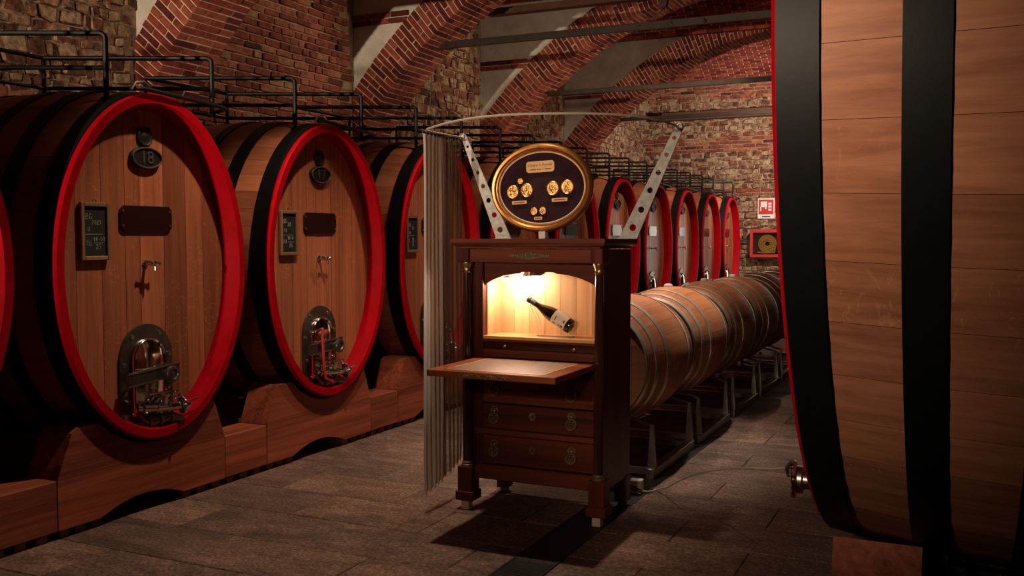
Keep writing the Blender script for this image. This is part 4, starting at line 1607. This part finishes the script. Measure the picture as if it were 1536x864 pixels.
# label wrapped on the front two thirds
u_ = Vector((0, -1, 0))
v_ = dirv.cross(u_).normalized()
vs, fs = [], []
for j, h in enumerate((0.028, 0.115)):
    for i in range(17):
        a_ = math.radians(-100 + 200 * i / 16)
        p = dirv * h + u_ * (0.0405 * math.cos(a_)) + v_ * (0.0405 * math.sin(a_))
        vs.append(tuple(p))
for i in range(16):
    fs.append((i, i + 1, 17 + i + 1, 17 + i))
lb_ = MB().add(vs, fs).build('label', M['paper'], bot)
mb = MB()
for h0, h1, a0, a1 in ((0.036, 0.052, -40, -20), (0.036, 0.046, 5, 28), (0.055, 0.066, -38, -24), (0.085, 0.10, -42, -28), (0.09, 0.096, -10, 26)):
    vs = []
    for h in (h0, h1):
        for i in range(5):
            a_ = math.radians(a0 + (a1 - a0) * i / 4)
            vs.append(tuple(dirv * h + u_ * (0.0409 * math.cos(a_)) + v_ * (0.0409 * math.sin(a_))))
    mb.add(vs, [(i, i + 1, 5 + i + 1, 5 + i) for i in range(4)])
mb.build('label_print', M['print'], lb_)

st = thing('bottle_stand', 'thin clear acrylic stand holding up the tilted bottle', 'stand', (-2.06, 4.835, 0.968))
for dy in (-0.02, 0.02):
    MB().tube([(-0.048, dy, 0.0), (-0.050, dy, 0.03), (-0.062, dy, 0.09), (-0.098, dy, 0.168)], 0.0032, 8).build('stand_leg', M['acrylic'], st)
    MB().tube([(0.135, dy, 0.0), (0.137, dy, 0.028)], 0.0032, 8).build('stand_leg', M['acrylic'], st)
MB().box(-0.058, 0.145, -0.03, 0.03, 0.0, 0.004, 0.001).build('base_plate', M['acrylic'], st)
MB().tube([(-0.098, -0.02, 0.168), (-0.094, 0, 0.160), (-0.098, 0.02, 0.168)], 0.0032, 8).build('neck_rest', M['acrylic'], st)

# ================================================================== gilt oval frame with medals on the cabinet top
SY = 4.95
ov = thing('oval_medal_frame', 'gilt oval frame of gold medals on dark velvet atop the cabinet', 'framed medals', (-2.140, SY, 1.500))
ov.rotation_euler = (0, math.radians(-2.2), 0)
OA, OB, OZ = 0.304, 0.244, 0.283
prof = [(0.0, 0.02), (0.004, -0.005), (0.0, -0.018), (-0.010, -0.028), (-0.022, -0.026), (-0.030, -0.016), (-0.036, -0.014), (-0.040, -0.004), (-0.046, -0.004), (-0.046, 0.02)]
n = 72
vs, fs = [], []
for d, y in prof:
    for i in range(n):
        t = 2 * PI * i / n
        vs.append(((OA + d) * math.cos(t), y, OZ + (OB + d) * math.sin(t)))
for p in range(len(prof) - 1):
    for i in range(n):
        fs.append((p * n + i, p * n + (i + 1) % n, (p + 1) * n + (i + 1) % n, (p + 1) * n + i))
MB().add(vs, fs).build('gilt_moulding', M['gold'], ov, smooth=30)
pl = [((OA - 0.035) * math.cos(2 * PI * i / 48), OZ + (OB - 0.035) * math.sin(2 * PI * i / 48)) for i in range(48)]
vel = MB().prism(pl, lambda u, v, q: (u, q, v), 0.004, 0.018).build('velvet_board', M['velvet'], ov)
MB().tube([((OA - 0.047) * math.cos(2 * PI * i / 72), -0.003, OZ + (OB - 0.047) * math.sin(2 * PI * i / 72)) for i in range(72)], 0.0022, 6, True).build('inner_fillet', M['white_plastic'], ov)
MB().box(-0.02, 0.02, -0.02, 0.02, 0.0, 0.042, 0.002).build('support_block', M['white_plastic'], ov)


def medal(x, z, r, name='medal'):
    m = MB().lathe([(r, 0.0), (r, 0.004), (r * 0.93, 0.006), (r * 0.86, 0.004), (0.0, 0.004)], (x, 0.004, z), (0, -1, 0), 28)
    o = m.build(name, M['medal'], ov)
    q = MB()
    rr_ = random.Random(int((x + 2) * 1000))
    for i in range(9):
        a_, d_ = rr_.uniform(0, 6.28), r * 0.62 * math.sqrt(rr_.random())
        q.ball((x + d_ * math.cos(a_), 0.0, z + d_ * math.sin(a_)), r * rr_.uniform(0.10, 0.26), 8, (1, 0.35, 1.3))
    q.build('relief', M['medal'], o)


mx = 0.0  # pixel frame: centre of the oval at (816, 282); about 4.08 mm per pixel
S_ = 0.00415
for px, py, r in ((773, 285, 9.2), (794, 284, 9.2), (832, 283.5, 9.4), (853, 283, 9.4), (785, 271, 4.2), (803.5, 312.5, 5.2), (816.5, 312.5, 5.2)):
    medal((px - 816) * S_, OZ - (py - 282) * S_, r * S_)
for px, py, wd, ht in ((815, 253.5, 41, 15), (782.5, 299.8, 22, 4.6), (841.5, 299.3, 22.5, 4.8), (809.5, 322.5, 12, 4.4)):
    x, z, hw, hh = (px - 816) * S_, OZ - (py - 282) * S_, wd * S_ / 2, ht * S_ / 2
    c = min(hw, hh) * 0.35
    pl = [(x - hw + c, z - hh), (x + hw - c, z - hh), (x + hw, z - hh + c), (x + hw, z + hh - c), (x + hw - c, z + hh), (x - hw + c, z + hh), (x - hw, z + hh - c), (x - hw, z - hh + c)]
    o = MB().prism(pl, lambda u, v, q: (u, q, v), -0.001, 0.004).build('brass_plaque' if wd > 30 else 'caption_strip', M['plaque'], ov)
    if wd > 30:
        link('lettering', text_mesh('Cesare In Premio', 0.0205, 0.0003, M['ink_red']), o, (x, -0.0014, z + 0.009), (PI / 2, 0, 0))
        mb = MB()
        xx = x - 0.062
        for wl_ in (0.036, 0.026, 0.008, 0.040):
            mb.box(xx, xx + wl_, -0.0016, -0.001, z - 0.0175, z - 0.0130)
            xx += wl_ + 0.006
        mb.build('small_lettering', M['ink_red'], o)
    else:
        MB().box(x - hw * 0.7, x + hw * 0.7, -0.0016, -0.001, z - hh * 0.25, z + hh * 0.25).build('small_lettering', M['ink_red'], o)


# ================================================================== galvanised arms, curtain rail and curtain
def arm(name, label, b0, b1, t0, t1, y, holes):
    """tapered perforated flat bar; b0,b1 base points (x,z), t0,t1 top points"""
    t = thing(name, label, 'bracket', ((b0[0] + b1[0]) / 2, y, 1.500), 0, 'galvanised curtain arms')
    ox, oz = (b0[0] + b1[0]) / 2, 1.500
    B0, B1, T0, T1 = [Vector((p[0] - ox, p[1] - oz)) for p in (b0, b1, t0, t1)]
    # rows between holes so every hole is a real opening
    vs, fs = [], []
    th = 0.004
    nh = len(holes)
    cuts = [0.0]
    for i in range(nh - 1):
        cuts.append((holes[i] + holes[i + 1]) / 2)
    cuts.append(1.0)

    def at(s, q):
        a, b = B0.lerp(T0, s), B1.lerp(T1, s)
        return a.lerp(b, q)

    m = 16
    for i, s in enumerate(holes):
        s0, s1 = cuts[i], cuts[i + 1]
        c = at(s, 0.5)
        wd = (at(s, 1) - at(s, 0)).length
        r = wd * 0.17 + 0.0025
        quad = [at(s0, 0), at(s0, 1), at(s1, 1), at(s1, 0)]
        outer = []
        for e in range(4):
            for q in range(m // 4):
                outer.append(quad[e].lerp(quad[(e + 1) % 4], q / (m // 4)))
        a0 = math.atan2((quad[0] - c).y, (quad[0] - c).x)
        inner = [c + Vector((r * math.cos(a0 + 2 * PI * q / m), r * math.sin(a0 + 2 * PI * q / m))) for q in range(m)]
        base = len(vs)
        for yy in (-th, th):
            vs += [(p.x, yy, p.y) for p in outer] + [(p.x, yy, p.y) for p in inner]
        for q in range(m):
            k2 = (q + 1) % m
            fs.append((base + q, base + k2, base + m + k2, base + m + q))
            fs.append((base + 2 * m + q, base + 3 * m + q, base + 3 * m + k2, base + 2 * m + k2))
            fs.append((base + m + q, base + m + k2, base + 3 * m + k2, base + 3 * m + q))
            fs.append((base + q, base + 2 * m + q, base + 2 * m + k2, base + k2))
    o = MB().add(vs, fs).build('perforated_bar', M['galv'], t, smooth=20)
    MB().torus(((T0.x + T1.x) / 2, -0.012, (T0.y + T1.y) / 2 - 0.012), (0, 1, 0), 0.016, 0.0035, 18, 6).build('end_ring', M['steel'], t)
    MB().box(min(B0.x, B1.x) - 0.004, max(B0.x, B1.x) + 0.004, -0.012, 0.03, 0.0, 0.004).build('base_flange', M['galv'], t)
    return t


HL = [0.085, 0.225, 0.365, 0.50, 0.63, 0.755, 0.88]
arm('curtain_bracket', 'left galvanised perforated arm leaning over the curtain', (-2.480, 1.500), (-2.385, 1.500), (-2.715, 2.112), (-2.683, 2.112), 5.05, HL)
arm('curtain_bracket', 'right galvanised perforated arm pointing up to the right', (-1.738, 1.500), (-1.634, 1.500), (-1.418, 2.108), (-1.372, 2.108), 5.07, [0.10, 0.26, 0.43, 0.585, 0.74, 0.885])

rail_pts = [(-1.395, 5.05), (-1.37, 4.90), (-1.367, 4.753), (-1.38, 4.60), (-1.406, 4.481), (-1.455, 4.375), (-1.524, 4.289), (-1.63, 4.21), (-1.745, 4.158), (-1.87, 4.122), (-2.006, 4.116), (-2.14, 4.145), (-2.268, 4.205), (-2.40, 4.295), (-2.51, 4.385), (-2.60, 4.465), (-2.645, 4.53), (-2.650, 4.65), (-2.645, 4.80), (-2.643, 4.92), (-2.670, 5.01), (-2.698, 5.045)]
cr = thing('curtain_rail', 'thin curved metal curtain rail arching in front of the oval frame', 'rail', (-1.395, 5.05, 2.08))
MB().tube([(x + 1.395, y - 5.05, 0.0) for x, y in rail_pts], 0.0060, 8).build('rail_rod', M['rail_metal'], cr)
for i in (0, -1):
    x, y = rail_pts[i]
    MB().ball((x + 1.395, y - 5.05, 0.0), 0.009, 10).build('end_stop', M['steel'], cr)

# gathered curtain: pleats hung along the rail's left end
cu = thing('gathered_curtain', 'pale pleated curtain gathered at the left end of the rail', 'curtain', (-2.63, 4.60, 0.12))


def rail_at(s):
    pts = [Vector(p) for p in ((-2.648, 4.50), (-2.650, 4.65), (-2.645, 4.80), (-2.643, 4.93))]
    ln = [0]
    for i in range(len(pts) - 1):
        ln.append(ln[-1] + (pts[i + 1] - pts[i]).length)
    d = s * ln[-1]
    for i in range(len(pts) - 1):
        if d <= ln[i + 1] + 1e-9:
            f_ = (d - ln[i]) / (ln[i + 1] - ln[i])
            t = (pts[i + 1] - pts[i]).normalized()
            return pts[i].lerp(pts[i + 1], f_), Vector((-t.y, t.x))
    return pts[-1], Vector((-t.y, t.x))


CR_, CF_ = Vector((math.cos(0.44), math.sin(0.44))), None


def pleat(s0, s1, npl, amp, mat, name, zb0, zb1, seed, ztop=2.062):
    """deep folds hung along the rail, every fold of its own depth"""
    rp = random.Random(seed)
    nn = npl * 12
    ph = [rp.uniform(0.55, 1.45) for _ in range(npl + 2)]
    rows = [ztop, 2.00, 1.8, 1.4, 1.0, 0.6, 0.3, 0.0]
    vs, fs = [], []
    for ri, zz in enumerate(rows):
        for i in range(nn + 1):
            f_ = i / nn
            p, nrm = rail_at(s0 + (s1 - s0) * f_)
            k_ = int(f_ * npl)
            fr_ = f_ * npl - k_
            a_ = amp * (ph[k_] * (1 - fr_) + ph[k_ + 1] * fr_) * (0.8 + 0.2 * min(1, ri / 3))
            d = a_ * math.sin(2 * PI * npl * f_) + 0.004 * math.sin(5 * f_ + ri * 0.8)
            zb = zb0 + (zb1 - zb0) * f_ + 0.012 * math.sin(2 * PI * npl * f_ + 1)
            z = max(zz if zz > 0.1 else zb, zb)
            q = p + CR_ * d
            vs.append((q.x + 2.63, q.y - 4.60, z - 0.12))
    w_ = nn + 1
    for r in range(len(rows) - 1):
        for i in range(nn):
            fs.append((r * w_ + i, r * w_ + i + 1, (r + 1) * w_ + i + 1, (r + 1) * w_ + i))
    return MB().add(vs, fs).build(name, M[mat], cu, smooth=80)


pleat(0.0, 0.52, 5, 0.0135, 'curtain', 'pleated_cloth', 0.10, 0.14, 4)
pleat(0.50, 1.0, 5, 0.012, 'sheer', 'sheer_cloth', 0.15, 0.22, 8)
for i in range(11):
    p, nrm = rail_at(0.04 + 0.092 * i)
    MB().torus((p.x + 2.63, p.y - 4.60, 2.070 - 0.12), (nrm.y, -nrm.x, 0.2), 0.013, 0.0016, 12, 5).build('curtain_ring', M['dark_steel'], cu)

# ================================================================== floor drain
for i, (y0, y1) in enumerate(((1.9, 2.97), (2.975, 4.045), (4.05, 5.12), (5.125, 6.19), (6.195, 7.26))):
    lab = ['drain grate section nearest the viewer, mostly below the frame', 'dark drain grate section at the bottom edge of the photo', 'drain grate section running under the right cabinet foot', 'drain grate section under the first barrel rack', 'drain grate section under the second barrel rack'][i]
    g = thing('drain_grate', lab, 'grate', (-1.785, y0, 0.0), 0, 'floor drain grates')
    ln = y1 - y0
    hw = 0.112
    for x0, x1 in ((-hw, -hw + 0.012), (hw - 0.012, hw)):
        MB().box(x0, x1, 0, ln, -0.004, 0.0045, 0.001).build('edge_bar', M['cast_iron'], g)
    for a_, b_ in ((0.0, 0.012), (ln - 0.012, ln)):
        MB().box(-hw + 0.012, hw - 0.012, a_, b_, -0.004, 0.0040, 0.001).build('end_bar', M['dark_steel'], g)
    mb = MB()
    nb_ = int((ln - 0.03) / 0.022)
    for j in range(nb_):
        y = 0.02 + 0.022 * j
        mb.box(-hw + 0.012, hw - 0.012, y, y + 0.011, -0.004, 0.003)
    mb.build('grate_bars', M['cast_iron'], g)
    MB().box(-hw, hw, 0, ln, -0.0040, 0.0012).build('channel', M['black_rubber'], g)


# ================================================================== iron tie rods and beams
def tie(name, label, y, z, x0, x1, h, d, mat, bolts=()):
    t = thing(name, label, 'tie rod' if 'rod' in name else 'beam', (x0, y, z), 0, 'iron ties across the vault')
    MB().box(0, x1 - x0, -d / 2, d / 2, -h / 2, h / 2, 0.004).build('bar', M[mat], t)
    for bx in bolts:
        MB().lathe([(0.022, 0), (0.022, 0.03), (0.012, 0.034), (0.012, 0.06), (0.0, 0.062)], (bx - x0, -d / 2 + 0.002, -0.01), (0, -1, 0), 10).build('bolt', M['iron'], t)
    return t


def zr(x):
    return AZ + math.sqrt(R1 ** 2 - (x - AX) ** 2)


tie('tie_rod', 'flat iron tie rod springing from the arch above the curtain', 9.30, 3.60, -5.32, 0.9, 0.075, 0.03, 'iron', (-2.98, -2.66, -2.33))
tie('tie_rod', 'iron tie rod across the third arch, above the gilt frame', 12.40, 3.50, -5.30, 0.9, 0.065, 0.03, 'iron')
tie('tie_rod', 'farthest iron tie rod, just above the right arm tip', 15.50, 3.49, -5.30, 0.9, 0.06, 0.03, 'iron')
tie('tie_rod', 'iron tie rod of the nearest arch, above the frame', 6.20, 3.60, -5.32, 0.9, 0.075, 0.03, 'iron')
tb = tie('ceiling_beam', 'reddish brown beam crossing at the top edge of the photo', 9.95, 4.06, -4.98, 0.55, 0.075, 0.12, 'rust_iron')
MB().prism([(-0.05, 0), (0.05, 0), (0.03, -0.11), (-0.03, -0.11)], lambda u, v, q: (2.05 + u, q, v - 0.035), -0.03, 0.03).build('hook_bracket', M['iron'], tb)
tie('ceiling_beam', 'dark wooden beam let into the rubble end wall', 19.35, 3.98, -5.7, 1.5, 0.16, 0.2, 'rust_iron')

# ================================================================== end wall: hose sign and hydrant box
sg = thing('hose_sign', 'red and white fire hose sign on the rubble end wall', 'sign', (-3.63, YF - 0.045, 1.90))
MB().box(-0.165, 0.165, -0.008, 0.0, 0.0, 0.40, 0.002).build('sign_plate', M['white_plastic'], sg)
MB().box(-0.145, 0.145, -0.011, -0.008, 0.085, 0.375).build('red_field', M['sign_red'], sg)
mb = MB().box(-0.105, 0.02, -0.014, -0.011, 0.225, 0.335)
mb.box(-0.115, -0.09, -0.014, -0.011, 0.15, 0.235)
for i in range(3):
    mb.box(0.045, 0.105, -0.014, -0.011, 0.155 + 0.06 * i, 0.195 + 0.06 * i)
mb.box(-0.02, 0.01, -0.014, -0.011, 0.19, 0.235)
mb.build('hose_pictogram', M['white_plastic'], sg)
MB().box(-0.08, 0.08, -0.011, -0.008, 0.03, 0.05).build('caption', M['black_rubber'], sg)
hb = thing('hydrant_box', 'red framed wall box with a coiled yellow hose behind glass', 'hose box', (-3.60, YF - 0.06, 1.13))
for x0, x1, z0, z1 in ((-0.31, -0.25, 0, 0.55), (0.25, 0.31, 0, 0.55), (-0.25, 0.25, 0, 0.06), (-0.25, 0.25, 0.49, 0.55)):
    MB().box(x0, x1, -0.16, 0.0, z0, z1, 0.004).build('frame_side', M['sign_red'], hb)
MB().box(-0.25, 0.25, -0.02, 0.0, 0.06, 0.49).build('back_plate', M['iron'], hb)
mb = MB()
for r in (0.06, 0.095, 0.13, 0.165):
    mb.torus((0.02, -0.07, 0.27), (0, 1, 0), r, 0.017, 28, 8)
mb.tube([(0.17, -0.07, 0.2), (0.16, -0.08, 0.10), (-0.05, -0.09, 0.09), (-0.17, -0.08, 0.10)], 0.017, 8)
mb.build('coiled_hose', M['hose'], hb)
MB().box(-0.25, 0.25, -0.140, -0.136, 0.06, 0.49).build('glass_pane', M['glass'], hb)
MB().tube([(-0.31, -0.05, 0.33), (-0.62, -0.04, 0.335)], 0.018, 8).build('supply_pipe', M['steel'], hb)

# ================================================================== cable, socket and hoses on the floor
sk = thing('power_adapter', 'small white power adapter on the floor behind the cabinet', 'adapter', (-1.735, 5.40, 0.0))
MB().box(-0.038, 0.038, -0.03, 0.03, 0.0, 0.085, 0.006).build('housing', M['white_plastic'], sk)
MB().tube([(-0.036, -0.034, 0.055), (0.0, -0.037, 0.043), (0.044, -0.034, 0.030)], 0.0045, 8).tube([(-0.036, -0.034, 0.037), (0.0, -0.036, 0.028), (0.044, -0.034, 0.018)], 0.0045, 8).build('black_lead', M['black_rubber'], sk)
cb_ = thing('pale_cable', 'thin pale cable running from the adapter to the huge cask fitting', 'cable', (-1.66, 5.42, 0.006))
pts = [(-1.69, 5.385, 0.022), (-1.665, 5.44, 0.008), (-1.64, 5.50, 0.008), (-1.556, 5.42, 0.050), (-1.472, 5.33, 0.111), (-1.329, 5.15, 0.209), (-1.103, 4.80, 0.338), (-0.899, 4.45, 0.442), (-0.708, 4.05, 0.544), (-0.578, 3.66, 0.648)]


def smooth_path(pts, n=6):
    P = [Vector(p) for p in pts]
    out = []
    for i in range(len(P) - 1):
        p0, p1, p2, p3 = P[max(i - 1, 0)], P[i], P[i + 1], P[min(i + 2, len(P) - 1)]
        for k_ in range(n):
            t = k_ / n
            out.append(0.5 * ((2 * p1) + (p2 - p0) * t + (2 * p0 - 5 * p1 + 4 * p2 - p3) * t * t + (3 * p1 - p0 - 3 * p2 + p3) * t ** 3))
    out.append(P[-1])
    return out


MB().tube([p - Vector((-1.66, 5.42, 0.006)) for p in smooth_path(pts)], 0.0055, 8).build('cable_run', M['cable'], cb_)
hs = thing('wine_hose', 'dark hose with chrome coupling on the floor under the huge cask', 'hose', (0.05, 4.75, 0.0))
for i, dz in enumerate((0.0, 0.035)):
    MB().tube(smooth_path([(0.02, 0.02, 0.02 + dz), (0.25, -0.02, 0.022 + dz), (0.6, -0.10, 0.02 + dz), (1.1, -0.12, 0.02 + dz)]), 0.014, 10).build('hose_run', M['dark_steel'], hs)
MB().lathe([(0.05, -0.03), (0.055, 0.0), (0.055, 0.02), (0.04, 0.03), (0.04, 0.07), (0.055, 0.075), (0.055, 0.09), (0.0, 0.09)], (0.0, 0.0, 0.055), (-1, 0.1, 0), 20).build('coupling', M['chrome'], hs)
